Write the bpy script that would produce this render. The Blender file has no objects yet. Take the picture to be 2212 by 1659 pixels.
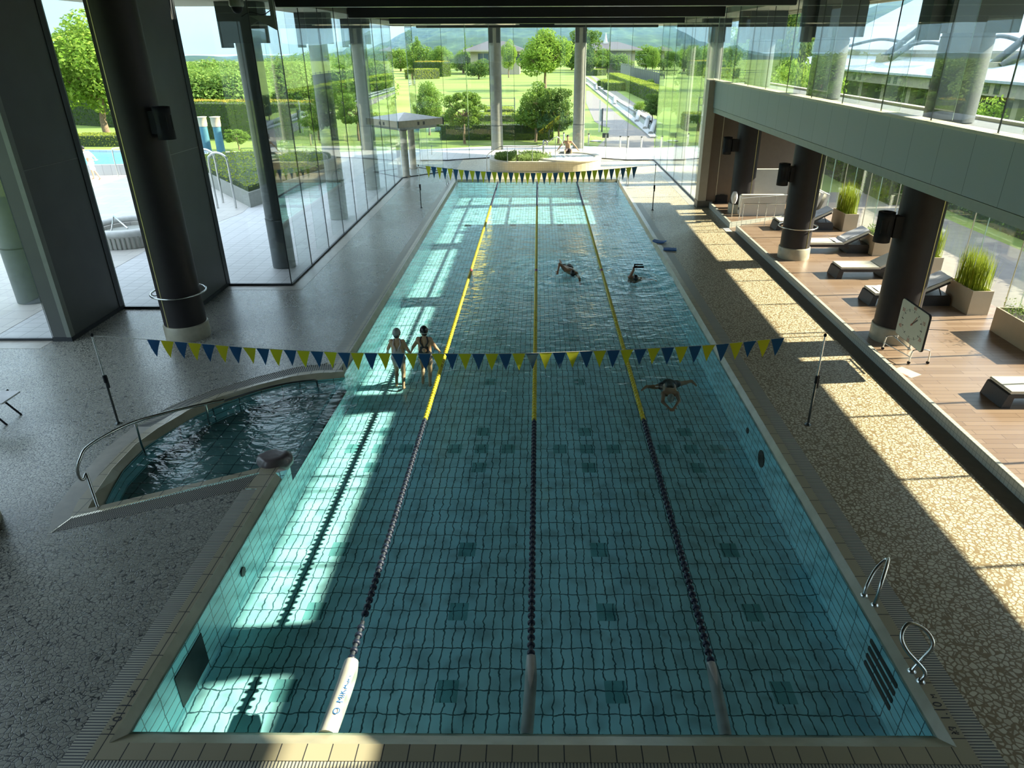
import bpy, bmesh, math, random
from mathutils import Vector, Matrix, noise
from mathutils.geometry import tessellate_polygon
R = math.radians
rnd = random.Random(7)
scn = bpy.context.scene
col = scn.collection

# ------------------------------------------------------------------ camera
FPX, PITCH, YAW, ROLL, PCX, PCY, CAMH = 1499.139, .453027, -.00933367, -.00328437, 1150.669, 829.5, 6.3
_cy, _sy = math.cos(YAW), math.sin(YAW)
CF = Vector((_sy*math.cos(PITCH), _cy*math.cos(PITCH), -math.sin(PITCH)))
_r = Vector((_cy, -_sy, 0)); _u = _r.cross(CF)
CR = math.cos(ROLL)*_r + math.sin(ROLL)*_u
CU = -math.sin(ROLL)*_r + math.cos(ROLL)*_u
CAM = Vector((0, 0, CAMH))
cd = bpy.data.cameras.new('camera'); cam = bpy.data.objects.new('camera', cd); col.objects.link(cam)
cd.sensor_width = 36; cd.sensor_fit = 'HORIZONTAL'; cd.lens = FPX/2212*36
cd.shift_x = (1106-PCX)/2212; cd.shift_y = 0; cd.clip_start = .05; cd.clip_end = 60000
m = Matrix((CR, CU, -CF)).transposed().to_4x4(); m.translation = CAM
cam.matrix_world = m
scn.camera = cam
def at(x, y, z=0.0):                # the point at height z that the photograph shows at pixel x, y
    d = CF + CR*((x-PCX)/FPX) - CU*((y-PCY)/FPX)
    return CAM + d*((z-CAMH)/d.z)
def aty(x, y, Y):                   # the same on the plane at depth Y
    d = CF + CR*((x-PCX)/FPX) - CU*((y-PCY)/FPX)
    return CAM + d*(Y/d.y)

# ------------------------------------------------------------------ sky, sun, exposure
SUN_EL, SUN_SLOPE = R(30.0), .10
w = bpy.data.worlds.new('sky'); scn.world = w; w.use_nodes = True
nt = w.node_tree; nt.nodes.clear()
tc_ = nt.nodes.new('ShaderNodeTexCoord'); sx_ = nt.nodes.new('ShaderNodeSeparateXYZ'); rp_ = nt.nodes.new('ShaderNodeValToRGB')
nz_ = nt.nodes.new('ShaderNodeTexNoise'); nz_.inputs['Scale'].default_value = 3.0; nz_.inputs['Detail'].default_value = 6
mp_ = nt.nodes.new('ShaderNodeMapping'); mp_.inputs['Scale'].default_value = (1, 1, 4)
el_ = rp_.color_ramp.elements
while len(el_) > 1: el_.remove(el_[-1])
el_[0].position = 0; el_[0].color = (.22, .26, .24, 1)
for p_, c_ in ((.49, (.18, .22, .22)), (.50, (.185, .275, .30)), (.545, (.20, .30, .34)), (.62, (.50, .68, .82)), (.75, (.90, 1.08, 1.30)), (1, (1.02, 1.18, 1.42))):
    e_ = el_.new(p_); e_.color = (c_[0], c_[1], c_[2], 1)
hf_ = nt.nodes.new('ShaderNodeMath'); hf_.operation = 'MULTIPLY_ADD'; hf_.inputs[1].default_value = .5; hf_.inputs[2].default_value = .5
nt.links.new(tc_.outputs['Generated'], sx_.inputs[0]); nt.links.new(sx_.outputs[2], hf_.inputs[0])
nt.links.new(tc_.outputs['Generated'], mp_.inputs[0]); nt.links.new(mp_.outputs[0], nz_.inputs['Vector'])
cl_ = nt.nodes.new('ShaderNodeMapRange'); cl_.inputs[1].default_value = .45; cl_.inputs[2].default_value = .75; cl_.inputs[4].default_value = .35; nt.links.new(nz_.outputs[0], cl_.inputs[0])
bg = nt.nodes.new('ShaderNodeBackground'); bg.inputs[1].default_value = 1.85
mx_ = nt.nodes.new('ShaderNodeMix'); mx_.data_type = 'RGBA'; mx_.inputs[7].default_value = (.42, .52, .56, 1)
nt.links.new(hf_.outputs[0], rp_.inputs[0]); nt.links.new(rp_.outputs[0], mx_.inputs[6]); nt.links.new(cl_.outputs[0], mx_.inputs[0]); nt.links.new(mx_.outputs[2], bg.inputs[0])
wo = nt.nodes.new('ShaderNodeOutputWorld'); nt.links.new(bg.outputs[0], wo.inputs[0])
sl = bpy.data.lights.new('sun', 'SUN'); sl.energy = 11.5; sl.angle = R(.6); sl.color = (1, .89, .66)
so = bpy.data.objects.new('sun', sl); col.objects.link(so)
sd = Vector((-1, -SUN_SLOPE, 0)).normalized()*math.cos(SUN_EL) + Vector((0, 0, -math.sin(SUN_EL)))
so.rotation_euler = sd.to_track_quat('-Z', 'Y').to_euler(); so.location = (60, 10, 40)
scn.view_settings.view_transform = 'Standard'; scn.view_settings.look = 'None'
scn.view_settings.exposure = .75; scn.view_settings.gamma = 1; scn.view_settings.use_curve_mapping = False
cy = scn.cycles
cy.transparent_max_bounces = 40; cy.max_bounces = 8; cy.diffuse_bounces = 4; cy.glossy_bounces = 4; cy.transmission_bounces = 4
cy.volume_bounces = 3; cy.sample_clamp_indirect = 6; cy.caustics_reflective = False; cy.caustics_refractive = False
cy.use_denoising = True

# ------------------------------------------------------------------ materials
class N:
    def __init__(s, name):
        s.m = bpy.data.materials.new(name); s.m.use_nodes = True; s.t = s.m.node_tree; s.t.nodes.clear()
        s.o = s.t.nodes.new('ShaderNodeOutputMaterial')
    def n(s, ty, ins=None, **kw):
        a = s.t.nodes.new('ShaderNode'+ty)
        for k, v in kw.items(): setattr(a, k, v)
        for k, v in (ins or {}).items():
            if isinstance(v, bpy.types.NodeSocket): s.t.links.new(v, a.inputs[k])
            else: a.inputs[k].default_value = v
        return a
    def out(s, sock, vol=False): s.t.links.new(sock, s.o.inputs[1 if vol else 0]); return s.m
    def math(s, op, a, b=0.0, clamp=False): return s.n('Math', {0: a, 1: b}, operation=op, use_clamp=clamp).outputs[0]
    def mix(s, f, a, b, bt='MIX'):
        x = s.n('Mix', data_type='RGBA', blend_type=bt)
        for i, v in ((0, f), (6, a), (7, b)):
            if isinstance(v, bpy.types.NodeSocket): s.t.links.new(v, x.inputs[i])
            else: x.inputs[i].default_value = v
        return x.outputs[2]
    def ramp(s, f, stops, interp='LINEAR'):
        r = s.n('ValToRGB', {0: f}); r.color_ramp.interpolation = interp
        while len(r.color_ramp.elements) < len(stops): r.color_ramp.elements.new(.5)
        for e, (p, c) in zip(r.color_ramp.elements, stops): e.position = p; e.color = c
        return r.outputs[0]
    def bsdf(s, colr, rough=.5, metal=0.0, spec=.5, bump=None, bstr=.2, bdist=.02):
        ins = {'Base Color': colr, 'Roughness': rough, 'Metallic': metal, 'Specular IOR Level': spec}
        if bump is not None: ins['Normal'] = s.n('Bump', {'Height': bump, 'Strength': bstr, 'Distance': bdist}).outputs[0]
        return s.n('BsdfPrincipled', ins).outputs[0]
    def obj(s, scale=(1, 1, 1), rot=(0, 0, 0), gen='Object'):
        c = s.n('TexCoord').outputs[gen]
        return s.n('Mapping', {'Vector': c, 'Scale': scale, 'Rotation': rot}).outputs[0]
    def pos(s, scale=(1, 1, 1)):
        return s.n('Mapping', {'Vector': s.n('NewGeometry').outputs['Position'], 'Scale': scale}).outputs[0]
def c4(c): return (c[0], c[1], c[2], 1)
def plain(name, c, rough=.5, metal=0.0, spec=.5, var=.12, scale=6, bstr=.08):
    a = N(name); v = a.pos()
    no = a.n('Texture' and 'TexNoise', {'Vector': v, 'Scale': scale, 'Detail': 5}).outputs[0]
    k = a.ramp(no, [(.3, c4([x*(1-var) for x in c])), (.7, c4([min(1, x*(1+var)) for x in c]))])
    return a.out(a.bsdf(k, rough, metal, spec, no, bstr))
def stone(name, c1, c2, joint, scale, edge0, edge1, rough, wet=.0):
    a = N(name); v = a.pos((1, 1, 0))
    wob = a.n('TexNoise', {'Vector': v, 'Scale': 9.0, 'Detail': 2}).outputs[1]
    vv = a.n('VectorMath', {0: v, 1: a.n('VectorMath', {0: wob, 1: (.05, .05, 0)}, operation='MULTIPLY').outputs[0]}, operation='ADD').outputs[0]
    d = a.n('TexVoronoi', {'Vector': vv, 'Scale': scale, 'Randomness': 1.0}, feature='DISTANCE_TO_EDGE').outputs['Distance']
    ce = a.n('TexVoronoi', {'Vector': vv, 'Scale': scale, 'Randomness': 1.0}, feature='F1').outputs['Color']
    hue = a.n('SeparateColor', {0: ce}).outputs[0]
    st = a.ramp(hue, [(0, c4(c1)), (1, c4(c2))])
    mk = a.ramp(d, [(edge0, (0, 0, 0, 1)), (edge1, (1, 1, 1, 1))])
    big = a.n('TexNoise', {'Vector': v, 'Scale': .5, 'Detail': 3}).outputs[0]
    colr = a.mix(mk, c4(joint), st)
    rg = a.math('ADD', a.math('MULTIPLY', big, .25), rough-.12)
    return a.out(a.bsdf(colr, rg, 0, .5, mk, .35, .004))
def tiles(name, c, c2, joint, sx, sy, gap=.012, rough=.3, off=0.0, wob=0.0, wscale=4.0, plane='xy', spec=.5, shift=(0, 0)):
    a = N(name); g = a.n('NewGeometry').outputs['Position']
    if plane != 'xy':
        sp = a.n('SeparateXYZ', {0: g}).outputs
        o = {'xz': (0, 2), 'yz': (1, 2)}[plane]
        g = a.n('CombineXYZ', {0: sp[o[0]], 1: sp[o[1]]}).outputs[0]
    g = a.n('VectorMath', {0: g, 1: (shift[0], shift[1], 0)}, operation='ADD').outputs[0]
    if wob:  # refraction put into the pattern: joints bend as under rippled water
        for sc_, am in ((wscale, wob), (wscale*3.1, wob*.45)):
            nz = a.n('TexNoise', {'Vector': g, 'Scale': sc_, 'Detail': 1.5}).outputs[1]
            nz = a.n('VectorMath', {0: nz, 1: (.5, .5, .5)}, operation='SUBTRACT').outputs[0]
            nz = a.n('VectorMath', {0: nz, 1: (am, am, 0)}, operation='MULTIPLY').outputs[0]
            g = a.n('VectorMath', {0: g, 1: nz}, operation='ADD').outputs[0]
    b = a.n('TexBrick', {'Vector': g, 'Color1': c4(c), 'Color2': c4(c2), 'Mortar': c4(joint), 'Scale': 1.0, 'Mortar Size': gap,
            'Mortar Smooth': .15, 'Brick Width': sx, 'Row Height': sy, 'Bias': 0.0})
    b.offset = off; b.squash = 1.0
    return a.out(a.bsdf(b.outputs[0], rough, 0, spec, b.outputs[1], -.15, .003))
def grating(name, c, dark, axis, pitch):
    a = N(name); s = a.n('SeparateXYZ', {0: a.n('NewGeometry').outputs['Position']}).outputs[axis]
    f = a.math('FRACT', a.math('DIVIDE', s, pitch))
    mk = a.ramp(f, [(.0, (0, 0, 0, 1)), (.3, (0, 0, 0, 1)), (.42, (1, 1, 1, 1)), (.9, (1, 1, 1, 1)), (1, (0, 0, 0, 1))])
    return a.out(a.bsdf(a.mix(mk, c4(dark), c4(c)), .4, 0, .5, mk, .4, .006))
def schlick(a, r0, normal=None, k=5.0):
    lw = a.n('LayerWeight', {'Blend': .5, **({'Normal': normal} if normal else {})}).outputs['Facing']
    return a.math('ADD', a.math('MULTIPLY', a.math('POWER', lw, k), 1-r0), r0, True)
def glass(name, tint, r0=.035):
    a = N(name)
    t = a.n('BsdfTransparent', {0: c4(tint)}).outputs[0]; g = a.n('BsdfGlossy', {'Roughness': .0, 'Color': (.95, 1, .98, 1)}).outputs[0]
    return a.out(a.n('MixShader', {0: schlick(a, r0), 1: t, 2: g}).outputs[0])
def water(name, tint, amp=1.0, caust=.3, murk=None):
    a = N(name); p = a.pos()
    sp = a.n('SeparateXYZ', {0: p}).outputs
    n1 = a.n('TexNoise', {'Vector': a.pos((1, 1.5, 1)), 'Scale': 1.3, 'Detail': 2}).outputs[0]
    n2 = a.n('TexNoise', {'Vector': a.pos((1, 1.8, 1)), 'Scale': 4.2, 'Detail': 3, 'Distortion': .6}).outputs[0]
    # the swum lanes are choppy, the near end lies calm
    ch = a.ramp(a.n('MapRange', {0: sp[1], 1: 8.0, 2: 24.0}).outputs[0], [(0, (.12, .12, .12, 1)), (.45, (.3, .3, .3, 1)), (.8, (1, 1, 1, 1)), (1, (1, 1, 1, 1))])
    h = a.math('ADD', a.math('MULTIPLY', n1, .55), a.math('MULTIPLY', n2, .45))
    h = a.math('MULTIPLY', h, ch)
    nm = a.n('Bump', {'Height': h, 'Strength': .55*amp, 'Distance': .22}).outputs[0]
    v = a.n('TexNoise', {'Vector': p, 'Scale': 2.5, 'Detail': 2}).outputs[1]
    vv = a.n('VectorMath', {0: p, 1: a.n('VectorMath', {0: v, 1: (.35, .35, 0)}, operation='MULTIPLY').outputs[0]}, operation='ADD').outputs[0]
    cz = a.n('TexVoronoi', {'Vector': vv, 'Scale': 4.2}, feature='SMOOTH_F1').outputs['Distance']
    cf = a.ramp(cz, [(.12, (1-caust, 1-caust, 1-caust, 1)), (.5, (.95, .95, .95, 1)), (.62, (1, 1, 1, 1))])  # caustic light pattern put into the water's tint
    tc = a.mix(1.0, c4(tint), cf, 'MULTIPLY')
    t = a.n('BsdfTransparent', {0: tc}).outputs[0]
    if murk:
        d = a.n('BsdfDiffuse', {0: c4(murk[:3])}).outputs[0]
        t = a.n('MixShader', {0: murk[3], 1: t, 2: d}).outputs[0]
    g = a.n('BsdfGlossy', {'Roughness': .03, 'Normal': nm}).outputs[0]
    return a.out(a.n('MixShader', {0: schlick(a, .02, nm, 4.2), 1: t, 2: g}).outputs[0])
def leaf(name, c1, c2, trans=.35):
    a = N(name); rp = a.n('NewGeometry').outputs['Random Per Island']
    k = a.ramp(rp, [(0, c4(c1)), (1, c4(c2))])
    d = a.n('BsdfDiffuse', {0: k}).outputs[0]
    t = a.n('BsdfTranslucent', {0: a.mix(.5, k, (.35, .5, .08, 1))}).outputs[0]
    return a.out(a.n('MixShader', {0: trans, 1: d, 2: t}).outputs[0])

M = {}
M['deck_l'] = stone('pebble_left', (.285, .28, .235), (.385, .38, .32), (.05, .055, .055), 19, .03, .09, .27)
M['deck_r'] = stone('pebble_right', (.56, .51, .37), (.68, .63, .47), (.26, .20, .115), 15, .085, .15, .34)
M['border'] = plain('border_stone', (.36, .34, .29), .35)
M['coping'] = tiles('coping_tile', (.40, .36, .25), (.44, .40, .28), (.04, .045, .05), .257, .34, .006, .28)
M['lip'] = plain('coping_lip', (.42, .39, .28), .22, scale=3)
M['grate_y'] = grating('grating_side', (.55, .53, .43), (.08, .09, .10), 1, .034)
M['grate_x'] = grating('grating_end', (.55, .53, .43), (.08, .09, .10), 0, .034)
PT = dict(c=(.50, .92, .97), c2=(.54, .94, .98), joint=(.07, .17, .20))
M['pool_floor'] = tiles('pool_floor_tile', sx=.133, sy=.338, gap=.009, wob=.075, wscale=5, shift=(-.047, .0) , **PT)
M['pool_dark'] = tiles('pool_floor_dark', (.20, .55, .58), (.23, .58, .60), (.04, .12, .14), .133, .338, .008, wob=.07, wscale=5)
M['pool_wall_y'] = tiles('pool_wall_side', sx=.338, sy=.133, gap=.008, wob=.04, plane='yz', **PT)
M['pool_wall_x'] = tiles('pool_wall_end', sx=.338, sy=.133, gap=.008, wob=.04, plane='xz', **PT)
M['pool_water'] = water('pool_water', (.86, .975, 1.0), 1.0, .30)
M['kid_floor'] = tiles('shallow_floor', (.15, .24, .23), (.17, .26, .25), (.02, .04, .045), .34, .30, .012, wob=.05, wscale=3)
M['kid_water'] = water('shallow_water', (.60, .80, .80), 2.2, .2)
M['glass'] = glass('clear_glass', (.955, .978, .975), .045)
M['glass_edge'] = plain('glass_edge', (.50, .66, .56), .2, var=.03)
M['joint'] = plain('joint_dark', (.025, .03, .035), .5)
M['beam'] = plain('beam_dark', (.008, .008, .011), .5, var=.05)
M['ceil'] = plain('ceiling_dark', (.02, .02, .022), .7)
M['soffit'] = plain('soffit_cream', (.62, .58, .46), .7, var=.05)
M['fascia'] = tiles('fascia_panel', (.38, .43, .42), (.395, .445, .435), (.12, .14, .13), 1.02, 2.0, .006, .45, plane='yz', shift=(.3, .0))
M['fascia_low'] = plain('fascia_low', (.40, .43, .37), .5, var=.04)
M['white_ledge'] = plain('ledge_cream', (.72, .68, .52), .5, var=.05)
M['pier'] = plain('pier_grey', (.10, .105, .10), .45, var=.06, scale=2)
M['pier_edge'] = plain('pier_edge', (.22, .24, .21), .4, var=.05)
M['col_dark'] = plain('column_dark', (.03, .026, .028), .5, var=.08, spec=.25)
M['col_grey'] = plain('column_concrete', (.24, .25, .22), .55, var=.08)
M['col_shade'] = plain('column_concrete_shaded', (.10, .115, .12), .5, var=.08)  # the column concrete again, darkened: shade is put into the colour
M['capital'] = plain('capital_dark', (.05, .06, .065), .5, var=.05)
M['seam'] = plain('seam_brass', (.55, .48, .22), .35, .6)
M['base_ring'] = plain('column_base', (.40, .37, .28), .35)
M['brown_wall'] = plain('wall_brown', (.17, .13, .10), .5, var=.04)
M['beige'] = plain('beige_frame', (.42, .38, .31), .5, var=.04)
M['back_wall'] = plain('back_wall', (.12, .125, .12), .7)
M['black'] = plain('black_plastic', (.012, .013, .017), .65, spec=.25)
M['steel'] = plain('steel', (.62, .63, .62), .22, 1.0, var=.03)
M['post_dark'] = plain('post_dark', (.09, .10, .10), .3, .7)
M['white'] = plain('white_plastic', (.66, .65, .60), .4, var=.03)
M['towel'] = plain('towel_white', (.82, .82, .88), .9, var=.05, scale=30)
M['cushion'] = plain('cushion_cream', (.58, .56, .48), .8, var=.05, scale=20)
M['rattan'] = plain('lounger_black', (.018, .02, .024), .5, var=.3, scale=60, bstr=.3)
M['navy'] = plain('navy_plastic', (.009, .017, .042), .5)
M['lilac'] = plain('grey_core', (.035, .045, .06), .5)
M['yellow'] = plain('yellow_plastic', (.62, .52, .03), .4)
M['red'] = plain('red_plastic', (.35, .04, .05), .4)
M['pen_y'] = leaf('pennant_yellow', (.66, .58, .02), (.72, .62, .03), .3)
M['pen_b'] = leaf('pennant_blue', (.01, .07, .24), (.015, .085, .27), .12)
M['blue'] = plain('foam_blue', (.03, .14, .42), .6)
M['rock'] = plain('boulder', (.13, .105, .105), .3, var=.35, scale=4, bstr=.4)
M['skin'] = plain('skin', (.56, .34, .20), .5, var=.06)
M['skin_wet'] = plain('skin_tan', (.42, .22, .13), .4, var=.06)
M['hair'] = plain('hair_black', (.012, .011, .011), .45)
M['cap_grey'] = plain('cap_grey', (.30, .32, .30), .35)
M['cap_black'] = plain('cap_black', (.015, .017, .02), .3)
M['suit_black'] = plain('suit_black', (.012, .014, .018), .5)
M['suit_lilac'] = plain('suit_lilac', (.50, .40, .38), .6)
M['cloth_white'] = plain('cloth_white', (.80, .80, .80), .8)
M['wood'] = tiles('deck_plank', (.23, .155, .105), (.30, .215, .155), (.13, .085, .06), 1.15, .155, .006, .33, off=.37)
M['curb'] = tiles('curb_tile', (.45, .47, .42), (.48, .50, .45), (.25, .27, .25), .10, .10, .006, .4, plane='yz')
M['gutter'] = plain('shaded_border_and_base', (.13, .12, .095), .5)  # curb shadow put into the border strip's colour; lounge baseboard shares it
M['planter'] = plain('planter_beige', (.48, .40, .28), .6, var=.03)
M['soil'] = plain('soil', (.03, .025, .018), .9)
M['grassblade'] = leaf('grass_blade', (.16, .22, .02), (.42, .44, .05), .3)
M['shrub'] = leaf('shrub_grey_green', (.12, .20, .06), (.28, .36, .14))
M['spa_tile'] = tiles('spa_tile', (.62, .55, .38), (.68, .61, .44), (.45, .40, .29), .10, .10, .006, .4, plane='xz')
M['spa_cap'] = plain('spa_cap', (.62, .57, .45), .45)
M['spa_water'] = water('spa_water', (.75, .96, 1), 1.5, .1, (.80, .92, .95, .8))
M['pav_roof'] = plain('pavilion_roof', (.46, .46, .44), .45)
M['pav_trim'] = plain('pavilion_trim', (.48, .41, .30), .5)
M['terrace'] = tiles('terrace_tile', (.42, .42, .42), (.46, .46, .46), (.28, .28, .28), .45, .3, .012, .5)
M['terrace2'] = tiles('terrace_slab', (.38, .36, .33), (.43, .41, .37), (.27, .26, .25), .9, .6, .012, .5, off=.5)
def grassm(name, c1, c2):
    a = N(name); n = a.n('TexNoise', {'Vector': a.pos((.05, .16, 1)), 'Scale': 1.0, 'Detail': 6}).outputs[0]
    f = a.n('TexNoise', {'Vector': a.pos(), 'Scale': 8, 'Detail': 4}).outputs[0]
    k = a.ramp(a.math('ADD', a.math('MULTIPLY', n, .7), a.math('MULTIPLY', f, .3)), [(.35, c4(c1)), (.65, c4(c2))])
    return a.out(a.bsdf(k, .9, 0, .1, f, .5, .05))
M['lawn'] = grassm('lawn', (.12, .18, .045), (.20, .26, .07))
M['asphalt'] = plain('path_asphalt', (.15, .135, .12), .8, scale=3)
M['pale_stone'] = plain('pale_stone', (.24, .25, .245), .6)
M['channel_water'] = water('channel_water', (.35, .4, .4), .4, 0, (.10, .11, .10, .6))
M['leaf_a'] = leaf('leaf_bright', (.10, .20, .02), (.27, .38, .07))
M['leaf_b'] = leaf('leaf_mid', (.06, .14, .02), (.17, .26, .06))
M['leaf_c'] = leaf('leaf_dark', (.025, .065, .018), (.09, .16, .045))
M['leaf_far'] = leaf('leaf_forest', (.07, .15, .03), (.21, .30, .08))
M['leaf_red'] = leaf('leaf_tips', (.30, .16, .04), (.40, .36, .06))
M['hedge'] = leaf('hedge_green', (.035, .08, .015), (.12, .19, .035))
M['hedge_y'] = leaf('hedge_yellow', (.16, .21, .03), (.30, .33, .06))
M['bark'] = plain('bark', (.20, .14, .09), .9, var=.3, scale=10, bstr=.4)
M['bark_pale'] = plain('bark_pale', (.42, .36, .26), .9, var=.2, scale=10)
M['hill'] = None
M['aqua_post'] = plain('aqua_post', (.05, .16, .20), .5)
M['house'] = plain('house_wall', (.36, .32, .24), .7)
M['roof_tile'] = plain('house_roof', (.055, .05, .05), .6)
M['pane'] = plain('dark_pane', (.04, .06, .08), .15)
M['fence'] = plain('fence_metal', (.10, .12, .11), .5)
M['dome'] = plain('dome_membrane', (.40, .46, .49), .6, var=.03)
M['dome_roof'] = plain('dome_low_roof', (.27, .31, .34), .5)
M['dome_trim'] = plain('dome_fascia', (.29, .26, .19), .6)
M['strut'] = plain('dome_strut', (.03, .036, .036), .45)
M['roof_flat'] = plain('flat_roof', (.20, .21, .21), .6)
M['sea'] = plain('sea', (.16, .30, .42), .3, spec=.3)
M['txt_dark'] = plain('lettering_dark', (.03, .035, .045), .5)
M['txt_red'] = plain('lettering_red', (.42, .13, .10), .5)
M['txt_blue'] = plain('lettering_blue', (.03, .16, .42), .5)
M['clock_face'] = plain('clock_face', (.50, .55, .48), .4, var=.02)
M['sleeve'] = plain('sleeve_white', (.46, .45, .41), .6)
M['paper_red'] = plain('paper_red', (.50, .22, .16), .7)
# ------------------------------------------------------------------ mesh building
def root_of(o):
    while o.parent: o = o.parent
    return o
class MB:
    def __init__(s): s.v = []; s.f = []; s.mi = []; s.sm = []; s.cur = 0
    def mat(s, i): s.cur = i; return s
    def add(s, vs, fs, smooth=False):
        b = len(s.v); s.v += [tuple(p) for p in vs]
        for f in fs: s.f.append([b+i for i in f]); s.mi.append(s.cur); s.sm.append(smooth)
        return s
    def box(s, x0, y0, z0, x1, y1, z1, rot=0, piv=None):
        vs = [(x, y, z) for x in (x0, x1) for y in (y0, y1) for z in (z0, z1)]
        if rot:
            px, py = piv or ((x0+x1)/2, (y0+y1)/2); c, n = math.cos(rot), math.sin(rot)
            vs = [(px+(x-px)*c-(y-py)*n, py+(x-px)*n+(y-py)*c, z) for x, y, z in vs]
        return s.add(vs, [(0, 1, 3, 2), (4, 6, 7, 5), (0, 4, 5, 1), (2, 3, 7, 6), (0, 2, 6, 4), (1, 5, 7, 3)])
    def rbox(s, x0, y0, z0, x1, y1, z1, r=.02, axis='z', n=4):      # a box with rounded corners about one axis
        lo, hi = {'z': ((x0, y0), (x1, y1)), 'y': ((x0, z0), (x1, z1)), 'x': ((y0, z0), (y1, z1))}[axis]
        p = []
        for cx_, cy_, a0 in ((hi[0]-r, hi[1]-r, 0), (lo[0]+r, hi[1]-r, 90), (lo[0]+r, lo[1]+r, 180), (hi[0]-r, lo[1]+r, 270)):
            for k in range(n+1):
                a = R(a0+90*k/n); p.append((cx_+r*math.cos(a), cy_+r*math.sin(a)))
        e0, e1 = {'z': (z0, z1), 'y': (y0, y1), 'x': (x0, x1)}[axis]
        def pt(q, e): return {'z': (q[0], q[1], e), 'y': (q[0], e, q[1]), 'x': (e, q[0], q[1])}[axis]
        k = len(p)
        s.add([pt(q, e0) for q in p]+[pt(q, e1) for q in p], [tuple(range(k)), tuple(range(2*k-1, k-1, -1))]+[(i, (i+1) % k, k+(i+1) % k, k+i) for i in range(k)])
        return s
    def ring(s, c, ax, r, seg, up=None):
        ax = Vector(ax).normalized(); a = Vector(up) if up else (Vector((0, 0, 1)) if abs(ax.z) < .9 else Vector((1, 0, 0)))
        u = ax.cross(a).normalized(); v = ax.cross(u)
        rx, ry = r if isinstance(r, (tuple, list)) else (r, r)
        return [Vector(c)+u*rx*math.cos(2*math.pi*i/seg)+v*ry*math.sin(2*math.pi*i/seg) for i in range(seg)]
    def rings(s, rs, caps=True, smooth=True):
        n = len(rs[0]); vs = [p for r_ in rs for p in r_]; fs = []
        for k in range(len(rs)-1):
            for i in range(n): fs.append((k*n+i, k*n+(i+1) % n, (k+1)*n+(i+1) % n, (k+1)*n+i))
        s.add(vs, fs, smooth)
        if caps: s.add(rs[0], [tuple(range(n-1, -1, -1))]); s.add(rs[-1], [tuple(range(n))])
        return s
    def cyl(s, p0, p1, r0, r1=None, seg=16, caps=True):
        ax = Vector(p1)-Vector(p0); r1 = r0 if r1 is None else r1
        return s.rings([s.ring(p0, ax, r0, seg), s.ring(p1, ax, r1, seg)], caps)
    def tube(s, pts, r, seg=10, caps=True, close=False):
        pts = [Vector(p) for p in pts]; n = len(pts); rs = []; up = None
        for i in range(n):
            a = pts[(i-1) % n] if (i or close) else pts[0]; b = pts[(i+1) % n] if (i < n-1 or close) else pts[-1]
            t = (b-a).normalized()
            if up is None: up = Vector((0, 0, 1)) if abs(t.z) < .9 else Vector((1, 0, 0))
            u = t.cross(up).normalized(); v = u.cross(t); up = v
            rr = r[i] if isinstance(r, (list, tuple)) else r
            rs.append([pts[i]+u*rr*math.cos(2*math.pi*k/seg)+v*rr*math.sin(2*math.pi*k/seg) for k in range(seg)])
        if close: rs.append(rs[0]); caps = False
        return s.rings(rs, caps)
    def lathe(s, c, prof, seg=24, axis=(0, 0, 1)):
        ax = Vector(axis).normalized(); rs = [s.ring(Vector(c)+ax*h, ax, max(r_, 1e-4), seg) for r_, h in prof]
        return s.rings(rs, False)
    def prism(s, poly, z0, z1, holes=(), bottom=True):
        loops = [[Vector((p[0], p[1], 0)) for p in poly]]+[[Vector((p[0], p[1], 0)) for p in h] for h in holes]
        tri = tessellate_polygon(loops); flat = [p for l in loops for p in l]
        top = []
        for t in tri:
            a, b, c = (flat[i] for i in t)
            top.append(t if (b-a).cross(c-a).z > 0 else t[::-1])
        s.add([(p.x, p.y, z1) for p in flat], top)
        if bottom and z1 != z0:
            s.add([(p.x, p.y, z0) for p in flat], [t[::-1] for t in top])
        if z1 != z0:
            for l in loops:
                n = len(l); s.add([(p.x, p.y, z0) for p in l]+[(p.x, p.y, z1) for p in l], [(i, (i+1) % n, n+(i+1) % n, n+i) for i in range(n)])
        return s
    def ball(s, c, r, seg=14, rg=8, m=None):
        rx, ry, rz = r if isinstance(r, (tuple, list)) else (r, r, r); vs = []; fs = []
        for j in range(rg+1):
            th = math.pi*j/rg
            for i in range(seg):
                a = 2*math.pi*i/seg; p = Vector((rx*math.sin(th)*math.cos(a), ry*math.sin(th)*math.sin(a), rz*math.cos(th)))
                vs.append((m @ p if m else p)+Vector(c))
        for j in range(rg):
            for i in range(seg): fs.append((j*seg+i, (j+1)*seg+i, (j+1)*seg+(i+1) % seg, j*seg+(i+1) % seg))
        return s.add(vs, fs, True)
    def cap(s, a, b, ra, rb=None, seg=12):                          # a tapering limb with round ends
        a = Vector(a); b = Vector(b); rb = ra if rb is None else rb; ax = b-a; L = ax.length or 1e-6; ax = ax/L; rs = []
        for k in range(5): t = R(90-90*k/4.5); rs.append((a-ax*ra*math.sin(t), ra*math.cos(t)))
        for k in range(5): t = R(90*(k+.5)/4.5); rs.append((b+ax*rb*math.sin(min(t, R(90))), rb*math.cos(min(t, R(89)))))
        return s.rings([s.ring(c, ax, max(q, 1e-4), seg) for c, q in rs])
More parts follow.
